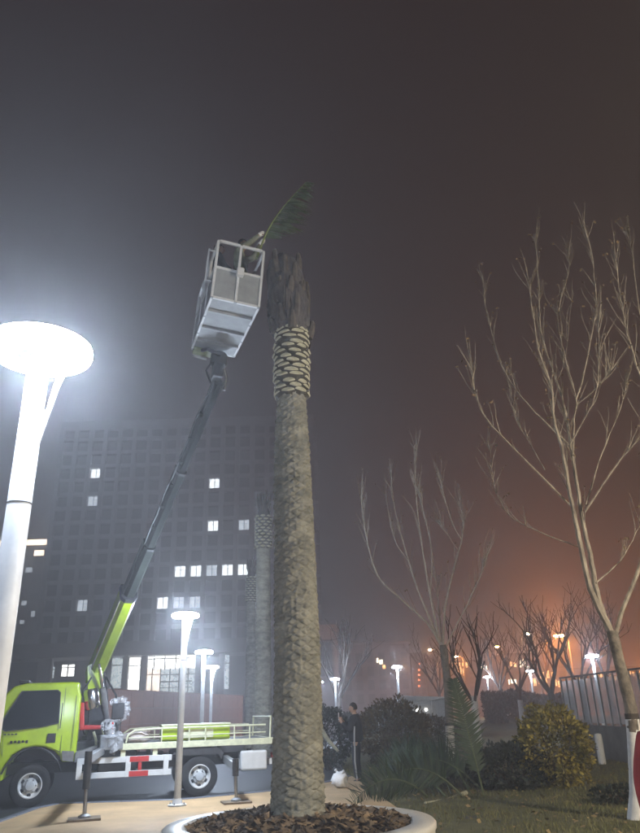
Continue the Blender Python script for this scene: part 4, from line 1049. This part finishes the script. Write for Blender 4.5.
traced_tree('bare pale branched tree with whitewashed foot, by the person in red and the glass fence',
    [(640, 834), (636, 770), (632, 717), (622, 672), (612, 631)],
    [([(612, 634), (590, 588), (579, 537), (572, 504), (563, 453), (554, 420), (551, 386), (539, 350), (528, 280)], .085, .012, -.5),
     ([(612, 634), (599, 601), (590, 554), (582, 517), (574, 464), (570, 440), (567, 420), (560, 390), (542, 335), (539, 292), (535.6, 236)], .08, .010, .5),
     ([(573, 455), (574, 420), (576, 400), (564, 352), (558, 316), (568, 275), (569, 251)], .032, .008, 1.0),
     ([(576, 400), (584, 374), (594, 323), (597, 304), (592, 258), (587, 236)], .026, .008, -.6),
     ([(570, 444), (584, 420), (596, 393), (599, 354), (599, 321)], .026, .007, -1.2),
     ([(556, 383), (566, 354), (572, 292)], .016, .006, 1.2),
     ([(570, 505), (518, 452), (481, 410), (471, 365)], .030, .008, -1.0),
     ([(569, 445), (527, 403), (502, 365), (485, 304), (483, 276)], .026, .007, 1.3),
     ([(545, 470), (532, 447), (518, 421), (509, 384)], .014, .006, .9),
     ([(582, 548), (540, 532), (509, 515), (495, 487), (490, 445)], .020, .006, 1.6),
     ([(585, 512), (617, 464), (640, 438), (662, 415)], .034, .010, -1.1),
     ([(586, 505), (602, 454), (621, 407), (627, 379)], .026, .008, .9),
     ([(596, 583), (620, 561), (640, 524), (655, 480)], .024, .008, 1.4),
     ([(614, 640), (622, 612), (640, 566), (662, 500), (668, 440), (655, 405), (640, 374), (628, 335), (622, 304), (615, 254)], .065, .010, -.7),
     ([(668, 440), (660, 370), (640, 311), (632, 251), (628, 235)], .034, .008, .8),
     ([(577, 405), (600, 385), (612, 370)], .014, .005, -.8),
     ], TB, .105, .085, 1.52, 21)
TA = 24.0
traced_tree('smaller bare tree with fan of thin limbs, rising behind the upright frond',
    [(451, 775), (450, 735), (447, 677), (443, 645)],
    [([(441, 646), (429, 625), (403, 601), (376, 572), (363, 517), (362, 494)], .07, .018, -1.5),
     ([(440, 642), (419, 593), (409, 561), (395, 511), (391, 473)], .075, .016, 1.2),
     ([(409, 562), (394, 538), (387, 503), (384, 493)], .03, .012, 1.8),
     ([(439, 640), (427, 577), (420, 530), (415, 480), (416, 447)], .07, .014, -.7),
     ([(430, 600), (432, 553), (425, 519), (419, 490)], .03, .012, -1.8),
     ([(442, 642), (438, 598), (434, 562)], .05, .014, 2.0),
     ([(443, 645), (445, 609), (453, 572), (462, 539), (463, 519), (458, 503)], .065, .014, .8),
     ([(462, 540), (453, 524), (444, 495), (440, 480)], .03, .012, -.5),
     ([(445, 648), (461, 617), (479, 580), (486, 556)], .06, .014, -2.0),
     ([(458, 550), (449, 537), (440, 524)], .02, .01, 1.0)], TA, .14, .12, 1.35, 22, M_BARK=mat('pale_smooth_bark', (0.40, 0.34, 0.27), .8, col2=(0.62, 0.55, 0.45), scale=6, bump=.3))

def grown_tree(label, x, y, H, r, seed, m=M_BARKD, wash=None, group='dark bare trees beyond the lawn', levels=4):
    rg = random.Random(seed); z = lawn_h(x, y) if x > 2 else 0.0
    t = thing('bare_tree', label, 'tree', (x, y, z), 0, group); crown = MB(); tr = MB(); hf = H * rg.uniform(.22, .32)
    top = Vector((rg.uniform(-.15, .15), rg.uniform(-.15, .15), hf)); tr.tube([(0, 0, -.1), top * .5, top], [r * 1.25, r, r * .9], 9); tr.build('trunk', m, t, smooth=True)
    if wash: b = MB(); b.tube([(0, 0, -.02), top * (wash / hf)], [r * 1.25 + .012, r + .03], 10); b.build('whitewash_band', M_WASH, t, smooth=True)
    def grow(p, d, L, rad, lev, mb):
        pts = [p]; dd = d.copy()
        for k in range(4): dd = (dd + Vector((rg.uniform(-.16, .16), rg.uniform(-.16, .16), rg.uniform(-.02, .16)))).normalized(); pts.append(pts[-1] + dd * L / 4)
        mb.tube(pts, [rad, rad * .85, rad * .72, rad * .6, rad * .5], 5 if lev > 1 else 4, cap=False)
        if lev <= 0: return
        for k in range(rg.choice((2, 3, 3))):
            q = pts[rg.choice((2, 3, 4))]; nd = (dd + Vector((rg.uniform(-1, 1), rg.uniform(-1, 1), rg.uniform(-.2, .6))) * .75).normalized(); grow(q, nd, L * rg.uniform(.55, .8), rad * .55, lev - 1, mb)
    for k in range(5):
        a = k * 2.4 + rg.uniform(-.4, .4); d = Vector((math.cos(a) * .55, math.sin(a) * .55, 1)).normalized(); mb = MB(); grow(top * rg.uniform(.85, 1), d, H * .30, r * .6, levels - 1, mb); mb.build('limb', m, t)
    return t
def gtree(xp, d, H, r, seed, label, **k): p = px(xp, 700, d); return grown_tree(label, p.x, d, H, r, seed, **k)
gtree(554, 40, 8.5, .17, 31, 'dark bare tree beside the orange street light, behind the round shrub')
gtree(584, 46, 9.0, .16, 32, 'dark bare tree behind the white lamp at the glass fence')
gtree(520, 50, 7.5, .14, 33, 'dark bare tree with whitewashed foot beyond the white block', wash=1.4)
gtree(474, 28, 6.2, .10, 34, 'slim dark tree with tall whitewashed foot beside the upright frond', wash=1.9, levels=3)
gtree(338, 48, 9, .16, 35, 'dim bare tree before the white annex beside the palm trunk')
gtree(500, 62, 9, .15, 36, 'faint bare tree beyond the small far lamp and the white block')
gtree(612, 60, 10, .17, 37, 'faint bare tree against the orange glow behind the glass fence')
gtree(545, 75, 10, .16, 38, 'faint far tree under the orange street light')
gtree(440, 70, 9, .15, 39, 'faint far tree behind the fan limbed bare tree')
# hedge beyond the lawn
def hedge(label, a, c, h, th, m, n, size, seed):
    a = Vector(a); c = Vector(c); mid = (a + c) / 2; t = thing('hedge', label, 'hedge', (mid.x, mid.y, 0)); L = (c - a).length; u = (c - a).normalized(); w = Vector((-u.y, u.x, 0))
    def shp(r):
        s = r.uniform(-.5, .5) * L; q = r.uniform(-1, 1); hh = h * (.9 + .22 * noise.noise(Vector((s * .35, seed, 0)))); z = r.uniform(.05, 1) ** .6 * hh
        return u * s + w * q * th * (1 - .3 * z / h) + Vector((0, 0, z)), Vector((0, -1, .4))
    leaf_cloud('foliage', m, t, n, shp, size, seed)
    b = MB()
    for k in range(int(L / 1.2)):
        p = u * (-L / 2 + 1.2 * (k + .5)); b.tube([p, p + Vector((rnd(-.1, .1), rnd(-.1, .1), h * .8))], [.05, .02], 5)
    stuff(b.build('stems', M_TWIG, t)); return t
hedge('dark clipped hedge closing the lawn beyond the white block', px(483, 700, 52), px(572, 700, 50), 2.6, .9, M_DKG, 9000, .26, 41)
hedge('low dim hedge behind the standing person', px(338, 700, 42), px(412, 700, 44), 1.5, .7, M_DKG, 5000, .2, 42)

# ------------------------------------------------------------------ glass fence on a low wall
M_CONC = mat('concrete', (0.20, 0.19, 0.175), .85, var=.2, scale=2.5, bump=.3, bscale=25)
M_PANE = mat('fence_glass', (0.78, 0.80, 0.80), .2, alpha=.42, var=.1, spec=.7)
fa = px(566, 715, 26.5); fb = px(655, 715, 20.0); fa.z = fb.z = 0
fu = (fb - fa); FLn = fu.length; fu.normalize()
fe = thing('glass_fence', 'glass panel fence with white posts on a low concrete wall', 'fence', fa)
zf0 = lawn_h((fa.x + fb.x) / 2, 23)
b = MB(); b.bar((0, 0, .45), fu * FLn + Vector((0, 0, .45)), .22, 1.05 + 0 * zf0); b.build('low_wall', M_CONC, fe, bevel=.02)
NP = 12; Z0, Z1 = .99, 2.42
for k in range(NP + 1):
    p = fu * FLn * (k / NP); b = MB(); b.bar(p + Vector((0, 0, Z0 - .02)), p + Vector((0, 0, Z1)), .06, .05); b.build('post', M_WHITE, fe, bevel=.006, seg=1)
    if k < NP:
        q0 = p + fu * .06 + Vector((0, 0, (Z0 + Z1) / 2 - .02)); q1 = fu * FLn * ((k + 1) / NP) - fu * .06 + Vector((0, 0, (Z0 + Z1) / 2 - .02)); b = MB(); b.bar(q0, q1, .012, Z1 - Z0 - .12); b.build('pane', M_PANE, fe)
b = MB(); b.bar(Vector((0, 0, Z1 + .03)) - fu * .05, fu * (FLn + .05) + Vector((0, 0, Z1 + .03)), .07, .05); b.build('top_rail', M_DARK, fe)
# pale court surface behind it
b = MB(); q = [fa + fu * .2, fb, fb + Vector((14, 10, 0)), fa + Vector((14, 14, 0))]
b.poly([(p.x + .4, p.y + .5, .62) for p in q]); struct(b.build('raised_court', mat('court_paving', (0.42, 0.37, 0.30), .7, var=.12, scale=2)))
b = MB(); g = px(600, 745, 22.0); b.lathe([(.10, 0), (.10, .72), (.085, .78), (0, .80)], 16, cap=False); o = b.build('bollard', M_WHITE, None, smooth=True); o.location = (g.x - .15, 21.6, lawn_h(g.x, 21.6) - .02); tag(o, 'short white bollard before the low fence wall', 'bollard')

# white block and step beyond the lawn, pale shed, white bag
g = px(502, 717, 56); zt_ = lawn_h(g.x, 56)
t = thing('stone_block', 'white upright block on a flat plinth beyond the lawn', 'sign block', (g.x, 56, zt_ - .05))
b = MB(); b.box((0, 0, .85), (.55, .25, .78)); b.build('block', M_WHITE, t, bevel=.04)
b = MB(); b.box((.5, -.3, .06), (1.3, .8, .09)); b.build('plinth', M_WHITE, t, bevel=.03)
g = px(424, 712, 40); zt_ = lawn_h(g.x, 40)
sh_ = thing('garden_shed', 'low pale shed with two small lit lights beyond the brown shrub', 'shed', (g.x, 40, zt_ - .05))
b = MB(); b.box((0, 0, .85), (1.15, .9, .85)); b.build('wall', mat('pale_panel', (.34, .35, .35), .7, var=.12), sh_, bevel=.02)
b = MB(); b.prism([(-1.35, 1.70), (1.35, 1.70), (1.30, 1.82), (-1.30, 1.95)], 'y', -1.1, 1.1); b.build('roof', M_GREY, sh_, bevel=.01)
b = MB(); b.box((.1, -.905, .75), (.40, .012, .72)); b.build('door', M_GREY, sh_, bevel=.005)
M_BULB = emit_mat('small_bulb', (1, .95, .85), 14)
for x in (-.38, .10):
    b = MB(); b.lathe([(0, -.07), (.06, -.04), (.07, 0), (.06, .04), (0, .07)], 12, Matrix.Translation((x - .1, -.95, 1.25)), cap=False); b.build('wall_light', M_BULB, sh_, smooth=True)
# handrail sloping down from the shed
b = MB(); r0 = px(446, 697, 39); r1 = px(378, 711, 33)
rt = thing('handrail', 'thin pale handrail running down past the brown shrub', 'handrail', (r0.x, r0.y, 0))
b.tube([Vector((0, 0, r0.z)), Vector((r1.x - r0.x, r1.y - r0.y, r1.z))], .03, 8); b.build('rail', M_WHITE, rt)
for k in range(5):
    f = k / 4; p = Vector(((r1.x - r0.x) * f, (r1.y - r0.y) * f, 0)); b = MB(); b.tube([p, p + Vector((0, 0, r0.z + (r1.z - r0.z) * f))], .022, 6); b.build('post', M_WHITE, rt)
g = gr(340, 788, .1); o = lump('plastic_bag', (0, 0, .15), .17, mat('white_film', (.80, .80, .80), .5, var=.05, scale=9, bump=.5), (.95, .8, .9), .45, 9, None)
o.location = (g.x, g.y, .10); tag(o, 'white knotted plastic bag on the paving between palm and person', 'bag')
b = MB(); b.tube([(-.03, 0, .27), (-.06, .01, .32), (-.09, .0, .36)], [.03, .02, .03], 7); b.tube([(.03, 0, .27), (.06, .02, .31), (.10, .0, .33)], [.03, .018, .028], 7); b.build('bag_handle', MATS['white_film'], o, smooth=True)

# ------------------------------------------------------------------ red stone wall behind the truck
wa = px(100, 690, 30.0); wb_ = px(240, 697, 50.0); wa.z = wb_.z = 0
wu = wb_ - wa; WL = wu.length; wu.normalize(); wn = Vector((wu.y, -wu.x, 0))
sw = thing('stone_wall', 'reddish brown stone slab wall behind the truck bed', 'wall', wa)
b = MB(); WH = 2.62; b.bar(Vector((0, 0, WH / 2 - .02)), wu * WL + Vector((0, 0, WH / 2 - .02)), .30, WH - .04); b.build('core', M_CONC, sw)
M_REDST = mat('red_granite', (0.10, 0.040, 0.028), .5, col2=(0.21, 0.095, 0.068), scale=1.6, detail=8, bump=.15, bscale=30)
NC = int(WL / 1.2); nrow = 4; sw_, sh__ = WL / NC, WH / nrow
slab = MB(); slab.box((0, 0, 0), (sw_ / 2 - .008, .03, sh__ / 2 - .008)); slm = slab.mesh('slab'); slm.materials.append(M_REDST)
wang = math.atan2(wu.y, wu.x)
for k in range(NC):
    for r_ in range(nrow):
        p = wu * (sw_ * (k + .5)) + wn * (.175 + rnd(-.006, .006)) + Vector((0, 0, sh__ * (r_ + .5)))
        inst(slm, 'slab', sw, p, (0, 0, wang))
b = MB(); b.bar(Vector((0, 0, WH + .03)), wu * WL + Vector((0, 0, WH + .03)), .46, .10); b.build('coping', M_REDST, sw, bevel=.015)

# ------------------------------------------------------------------ tower, podium, annex, far buildings
M_TWALL = mat('tower_concrete', (0.38, 0.38, 0.39), .85, var=.12, scale=.3, bump=.1)
M_TGLASS = mat('tower_glass', (0.05, 0.052, 0.058), .15, var=.3, scale=.5, spec=.6)
M_WLIT = emit_mat('lit_window', (0.90, .96, 1.0), 6, True, (1.3, 1, 1.1))
M_WDIM = emit_mat('dim_window', (0.80, .90, 1.0), 2.6, True, (1.3, 1, 1.1))
TD = 170.0
tl = px(43, 600, TD); tr_ = px(315, 600, TD)
def Tz(y): return px(200, y, TD).z
T0, T1 = Tz(642), Tz(424)
NCOL = 17; NROW = int(round((T1 - T0) / 3.7)); cw_ = (tr_.x - tl.x) / NCOL; rh_ = (T1 - T0) / NROW
print('tower', T0, T1, NROW, cw_, rh_)
tw = thing('office_tower', 'tall grey office tower with a grid of square windows, a few lit', 'building', (tl.x, TD, 0))
W_ = tr_.x - tl.x
b = MB(); b.box((W_ / 2, 14.6, T1 / 2), (W_ / 2, 14, T1 / 2)); b.build('core', M_TGLASS, tw)
for k in range(NCOL + 1):
    b = MB(); b.box((cw_ * k, .0, (T0 + T1) / 2), (.55, .72, (T1 - T0) / 2)); b.build('pier', M_TWALL, tw)
for k in range(NROW + 1):
    b = MB(); b.box((W_ / 2, .1, T0 + rh_ * k), (W_ / 2 + .3, .55, .48 if k < NROW else 1.0)); b.build('spandrel', M_TWALL, tw)
b = MB(); b.box((W_ / 2, 14.6, T1 + 1.0), (W_ / 2 + .8, 14.9, .6)); b.build('parapet', M_TWALL, tw)
# side fins along the flank, one ledge per floor
for k in range(NROW + 1):
    b = MB(); b.box((W_ + .7, 14.6, T0 + rh_ * k + .02), (.72, 13.5, .35)); b.build('flank_ledge', M_TWALL, tw)
for k in range(6):
    b = MB(); b.box((W_ + .25, 3 + 4.6 * k, (T0 + T1) / 2), (.26, .5, (T1 - T0) / 2)); b.build('flank_pier', M_TWALL, tw)
wm = MB(); wm.box((0, 0, 0), (cw_ / 2 - .56, .04, rh_ / 2 - .5))
wl = MB(); ww, wh = cw_ / 2 - .56, rh_ / 2 - .5
for sx_ in (-1, 1): wl.box((sx_ * ww / 2, 0, -wh * .3), (ww / 2 - .09, .04, wh * .62)); wl.box((sx_ * ww / 2, 0, wh * .68), (ww / 2 - .09, .04, wh * .28))
wmes = {}
for nm, m in (('dark', M_TGLASS), ('blind', mat('window_blind', (.13, .13, .13), .6, var=.3, scale=.6, stretch=(1, 1, 4))), ('black', mat('open_window', (.012, .013, .016), .2, var=.3)), ('lit', M_WLIT), ('dim', M_WDIM)): q = (wl if nm in ('lit', 'dim') else wm).mesh('window'); q.materials.append(m); wmes[nm] = q
lit = [(90, 467, 'lit'), (90, 495, 'dim'), (75, 602, 'dim'), (181, 453, 'dim'), (211, 481, 'lit'), (211, 523, 'lit'), (251, 522, 'dim'), (178, 568, 'lit'), (193, 568, 'lit'), (210, 567, 'dim'), (225, 566, 'lit'), (240, 566, 'lit'), (158, 601, 'lit'), (175, 600, 'dim'), (191, 600, 'dim')]
lm = {}
for x, y, kd in lit:
    p = px(x, y, TD); lm[(int((p.x - tl.x) / cw_), int((p.z - T0) / rh_))] = kd
for i in range(NCOL):
    for j in range(NROW):
        inst(wmes[lm.get((i, j), random.choice(('dark', 'dark', 'dark', 'blind', 'black')))], 'window', tw, (cw_ * (i + .5), .50, T0 + rh_ * (j + .5)))
# podium
QD = 150.0
pq0 = px(-40, 640, QD).x; pq1 = px(268, 640, QD).x
def Qz(y): return px(150, y, QD).z
zr, zb = Qz(641), Qz(655)
po = thing('podium_building', 'broad grey podium with lit entrance glazing at the tower foot', 'building', (0, QD, 0))
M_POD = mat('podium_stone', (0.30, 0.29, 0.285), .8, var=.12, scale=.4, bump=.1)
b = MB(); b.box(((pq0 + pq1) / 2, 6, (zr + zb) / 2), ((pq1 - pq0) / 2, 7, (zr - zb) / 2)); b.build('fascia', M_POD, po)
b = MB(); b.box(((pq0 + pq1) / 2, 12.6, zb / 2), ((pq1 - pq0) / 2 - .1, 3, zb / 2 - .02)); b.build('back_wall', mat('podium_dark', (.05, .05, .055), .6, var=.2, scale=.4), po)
for x in (40, 122, 141, 196, 220, 250, -12):
    p = px(x, 680, QD); b = MB(); b.box((p.x, 2, zb / 2), (.55 if x != 40 else 1.4, .6, zb / 2 - .01)); b.build('column', M_POD, po)
M_LOB = emit_mat('lobby_light', (0.97, .97, .93), 9, True, (.8, .8, .5)); M_LOB2 = emit_mat('lobby_glow', (.75, .85, .88), 2.2, True, (.8, .8, .5)); M_LOBR = emit_mat('lobby_warm', (1.0, .82, .68), 5, True, (.9, .8, .7))
def lob(x0, x1, y0, y1, m, mull=1):
    a = px(x0, y0, QD + 4); c = px(x1, y1, QD + 4); n = mull; w = (c.x - a.x) / n
    fr = bpy.data.objects.new('glazing', None); C.objects.link(fr); fr.parent = po
    for k in range(n):
        b = MB(); b.box((a.x + w * (k + .5), 4, (a.z + c.z) / 2), (w / 2 - .1, .06, (a.z - c.z) / 2)); b.build('pane', m, fr)
        b = MB(); b.box((a.x + w * k, 3.9, (a.z + c.z) / 2), (.10, .14, (a.z - c.z) / 2 + .2)); b.build('mullion', M_DARK, fr)
    b = MB(); b.box(((a.x + c.x) / 2, 3.88, (a.z * .75 + c.z * .25)), ((c.x - a.x) / 2, .1, .09)); b.build('transom', M_DARK, fr)
lob(112, 121, 658, 688, M_LOB2); lob(127, 139, 658, 690, M_LOB); lob(144, 197, 656, 668, M_LOB, 5); lob(144, 160, 669, 692, M_LOBR, 2); lob(161, 197, 669, 692, M_LOB2, 4); lob(224, 229, 655, 689, M_LOB2); lob(62, 74, 665, 676, M_LOB, 2); lob(50, 54, 667, 678, M_LOB2)
# balcony rail before the entrance glazing
a = px(160, 682, QD - 2); c = px(192, 682, QD - 2); b = MB(); b.bar((a.x, -2, a.z), (c.x, -2, a.z), .25); b.bar((a.x, -2, a.z - 1.1), (c.x, -2, a.z - 1.1), .12); b.build('entrance_rail', M_DARK, po)
b = MB(); b.box(((pq0 + pq1) / 2, 3, 2.4), ((pq1 - pq0) / 2, 5.6, 2.38)); b.build('plinth', M_CONC, po)
# white annex right of the palm
AD = 110.0
a0 = px(285, 625, AD).x; a1 = px(337, 625, AD).x; az = lambda y: px(325, y, AD).z
an = thing('white_annex', 'white low annex with dark glazing beside the palm trunk', 'building', ((a0 + a1) / 2, AD, 0))
hw = (a1 - a0) / 2
b = MB(); b.box((0, 8, az(632)), (hw, 8, (az(625) - az(640)) / 2)); b.build('fascia', mat('annex_white', (.55, .54, .52), .8, var=.1, scale=.6), an)
b = MB(); b.box((0, 8.5, az(640) / 2), (hw - .3, 7.5, az(640) / 2 - .02)); b.build('wall', M_POD, an)
for k in range(6):
    b = MB(); b.box((-hw + .9 + k * (2 * hw - 1.2) / 6, .95, (az(642) + az(676)) / 2), ((2 * hw - 1.2) / 12 - .08, .06, (az(642) - az(676)) / 2)); b.build('pane', mat('annex_glass', (.04, .06, .09), .15, var=.3), an)
b = MB(); b.box((hw - .35, .6, az(640) / 2), (.35, .4, az(640) / 2 - .02)); b.build('column', MATS['annex_white'], an)
# far building at the left edge with glowing roof sign
LD = 230.0
l0 = px(-60, 560, LD).x; l1 = px(44, 560, LD).x; lz = lambda y: px(30, y, LD).z
lf = thing('far_block', 'distant block with glowing cream roof strip beside the near lamp post', 'building', ((l0 + l1) / 2, LD, 0)); hw = (l1 - l0) / 2
b = MB(); b.box((0, 9, lz(549) / 2), (hw, 9, lz(549) / 2)); b.build('wall', mat('far_wall', (.14, .12, .115), .9, var=.15, scale=.2), lf)
b = MB(); b.box((hw * .3, -.6, lz(543)), (hw * .72, .7, (lz(540) - lz(545)) / 2)); b.build('roof_strip_light', emit_mat('cream_sign', (1, .78, .58), 8), lf)
b = MB(); b.box((hw * .3, 1, lz(547)), (hw * .76, 1.4, (lz(545.5) - lz(549)) / 2)); b.build('roof_slab', MATS['far_wall'], lf)
def lw(x, y, w, h, m):
    p = px(x, y, LD); b = MB(); b.box((p.x - (l0 + l1) / 2, -.08, p.z), (w, .08, h)); b.build('window', m, lf)
lw(39, 553, 1.6, .9, MATS['cream_sign']); lw(29, 570, 1.1, .8, M_WDIM); lw(24, 603, .8, .7, M_WDIM); lw(33, 614, .6, .9, M_WDIM); lw(22, 622, .7, .6, M_WDIM)
for k in range(7):
    for j in range(9):
        b = MB(); b.box((-hw * .9 + k * hw * .3, -.05, 8 + j * 6.0), (1.5, .05, 1.3)); b.build('window', M_TGLASS, lf)
# far dim buildings beyond the park
M_FARW = mat('far_building', (.16, .14, .135), .9, var=.2, scale=.2)
M_FW = emit_mat('far_window_warm', (1, .50, .20), 6, True, (.7, .7, .7)); M_FWW = emit_mat('far_window_white', (1, .85, .62), 9, True, (.7, .7, .7)); M_FR = emit_mat('far_red', (1, .22, .08), 5)
def far_building(x0, x1, ytop, d, label, wins, grid=(6, 4), m=M_FARW):
    a = px(x0, 690, d).x; c = px(x1, 690, d).x; z = px((x0 + x1) / 2, ytop, d).z; hw = (c - a) / 2
    t = thing('far_building', label, 'building', ((a + c) / 2, d, 0)); b = MB(); b.box((0, 6, z / 2), (hw, 6, z / 2)); b.build('wall', m, t)
    b = MB(); b.box((0, 6, z + .2), (hw + .3, 6.3, .25)); b.build('roof_edge', m, t)
    gx, gz = grid
    for i in range(gx):
        for j in range(gz):
            b = MB(); b.box((-hw + (i + .5) * 2 * hw / gx, -.03, z * (.18 + .74 * (j + .5) / gz)), (hw / gx * .55, .05, z * .26 / gz)); b.build('window', M_TGLASS, t)
    for (x, y, w, h, mm) in wins:
        p = px(x, y, d); n_ = 3 if w > .7 else 1
        for q in range(n_):
            w_ = w / n_ * .62; b = MB(); b.box((p.x - (a + c) / 2 + (q - (n_ - 1) / 2) * w * .62, -.12, p.z + (.25 * h if q == 1 else 0)), (w_ * .8, .06, h * .55)); b.build('lit_window', mm, t)
far_building(343, 412, 645, 120, 'dim grey block with one bright upper window behind the parkland', [(381, 662, 0.55, .6, M_FWW), (384, 667, .45, .5, M_FW), (377.5, 660.5, .3, .6, M_FWW)])
far_building(413, 428, 655, 150, 'narrow dark block marked by a column of small red lights', [(419, y, .35, .25, M_FR) for y in (664, 670, 675, 680, 686)], (2, 5))
far_building(450, 506, 662, 160, 'low far block with orange lit windows beyond the bare trees', [(456, 657 + 6, 1.2, 1.0, M_FW), (463, 664, 1.2, 1.3, M_FW), (461, 672, .8, 1.4, M_FW), (498, 672, 1, .7, M_FW), (484, 668, .8, .7, M_FWW)])
far_building(508, 570, 655, 140, 'far block with cream signs lit orange, beyond the dark hedge', [(523, 664, .9, 1.1, M_FWW), (507 + 4, 665, 1.2, .7, M_FW), (540, 682, 1.6, 1.2, M_FW), (548, 676, 1.4, 1.2, M_FW), (512, 682, 1.0, .8, M_FWW), (556, 684, .8, 1.0, M_FW)])
far_building(575, 700, 668, 170, 'long low building under the orange glow behind the glass fence', [(x, y, 1.2, .8, M_FW) for x, y in ((598, 676), (612, 678), (630, 674), (650, 676), (575 + 8, 680))], (9, 2))

# tall sodium street lights: pole, arm, lamp head
M_SOD = emit_mat('sodium_light', (1.0, 0.30, 0.07), 1900)
M_SODW = emit_mat('warm_light', (1.0, 0.52, 0.24), 1000)
SG = 'tall orange street lights'
def street(x, y, H, label, m=M_SOD, r=.24, s=-1):
    rr_ = ray(x, y); d = (H - EYE) * rr_.y / rr_.z; p = px(x, y, d)
    t = thing('street_light', label, 'street light', (p.x + .9 * -s, d, 0), 0, SG)
    b = MB(); b.tube([(0, 0, 0), (0, 0, H * .6), (0, 0, H - .3), (.25 * s, 0, H + .05), (.75 * s, 0, H + .12)], [.11, .085, .065, .05, .04], 10); b.build('pole', M_GREY, t, smooth=True)
    b = MB(); b.prism([(.70 * s, H + .06), (1.25 * s, H + .06), (1.15 * s, H + .17), (.75 * s, H + .19)], 'y', -.13, .13); b.build('lamp_housing', M_GREY, t, bevel=.02)
    b = MB(); b.lathe([(0, -.16), (r * .6, -.12), (r * .9, -.05), (r, .0)], 16, Matrix.Translation((.9 * s, 0, H + .055)), cap=False); b.build('lamp_glass', m, t, smooth=True)
street(559, 636, 8.0, 'glaring orange street light beside the dark bare tree', M_SOD, .55)
street(528, 634, 9.5, 'pale orange street light with long head above the far cream signs', M_SODW, .26, 1)
street(456, 657, 7.5, 'small orange street light seen through the fan limbed tree', M_SOD, .3)
street(430, 650, 9.0, 'tiny pale street light between the fan limbed tree and the far blocks', M_SODW, .22)
street(497, 647, 9.0, 'small orange street light above the small far white lamp', M_SOD, .26)
street(648, 668, 7.0, 'orange street light low behind the glass fence and the painted tree', M_SOD, .5)
street(700, 640, 8.0, 'orange street light beyond the end of the glass fence', M_SOD, .5)

# the lawn's own street light stands to the right of the frame; it lights trunks and lawn from that side
M_WARMW = emit_mat('warm_white_light', (1.0, 0.88, 0.70), 3700)
def side_light(x, y, H, label):
    t = thing('street_light', label, 'street light', (x, y, 0.05), R(200), SG)
    b = MB(); b.tube([(0, 0, 0), (0, 0, H * .6), (0, 0, H - .3), (-.25, 0, H + .05), (-.75, 0, H + .12)], [.11, .085, .065, .05, .04], 10); b.build('pole', M_GREY, t, smooth=True)
    b = MB(); b.prism([(-.70, H + .06), (-1.25, H + .06), (-1.15, H + .17), (-.75, H + .19)], 'y', -.13, .13); b.build('lamp_housing', M_GREY, t, bevel=.02)
    b = MB(); b.lathe([(0, -.24), (.12, -.2), (.2, -.1), (.22, 0.0)], 16, Matrix.Translation((-.9, 0, H + .055)), cap=False); b.build('lamp_glass', M_WARMW, t, smooth=True)
side_light(8.7, 4.2, 5.4, 'warm white street light on the lawn right of the person in red')
# ------------------------------------------------------------------ haze
hz = MB(); hz.box((0, 280, 39), (420, 340, 40.5))
hm = bpy.data.materials.new('haze'); hm.use_nodes = True; t = hm.node_tree; t.nodes.clear()
pv_ = t.nodes.new('ShaderNodeVolumePrincipled'); pv_.inputs['Color'].default_value = (.93, .94, .96, 1); pv_.inputs['Density'].default_value = HAZE; pv_.inputs['Anisotropy'].default_value = 0.6
om = t.nodes.new('ShaderNodeOutputMaterial'); t.links.new(pv_.outputs[0], om.inputs['Volume'])
ho = hz.build('haze', hm); stuff(ho); ho['label'] = 'thin night mist lit by the lamps'; ho['category'] = 'mist'
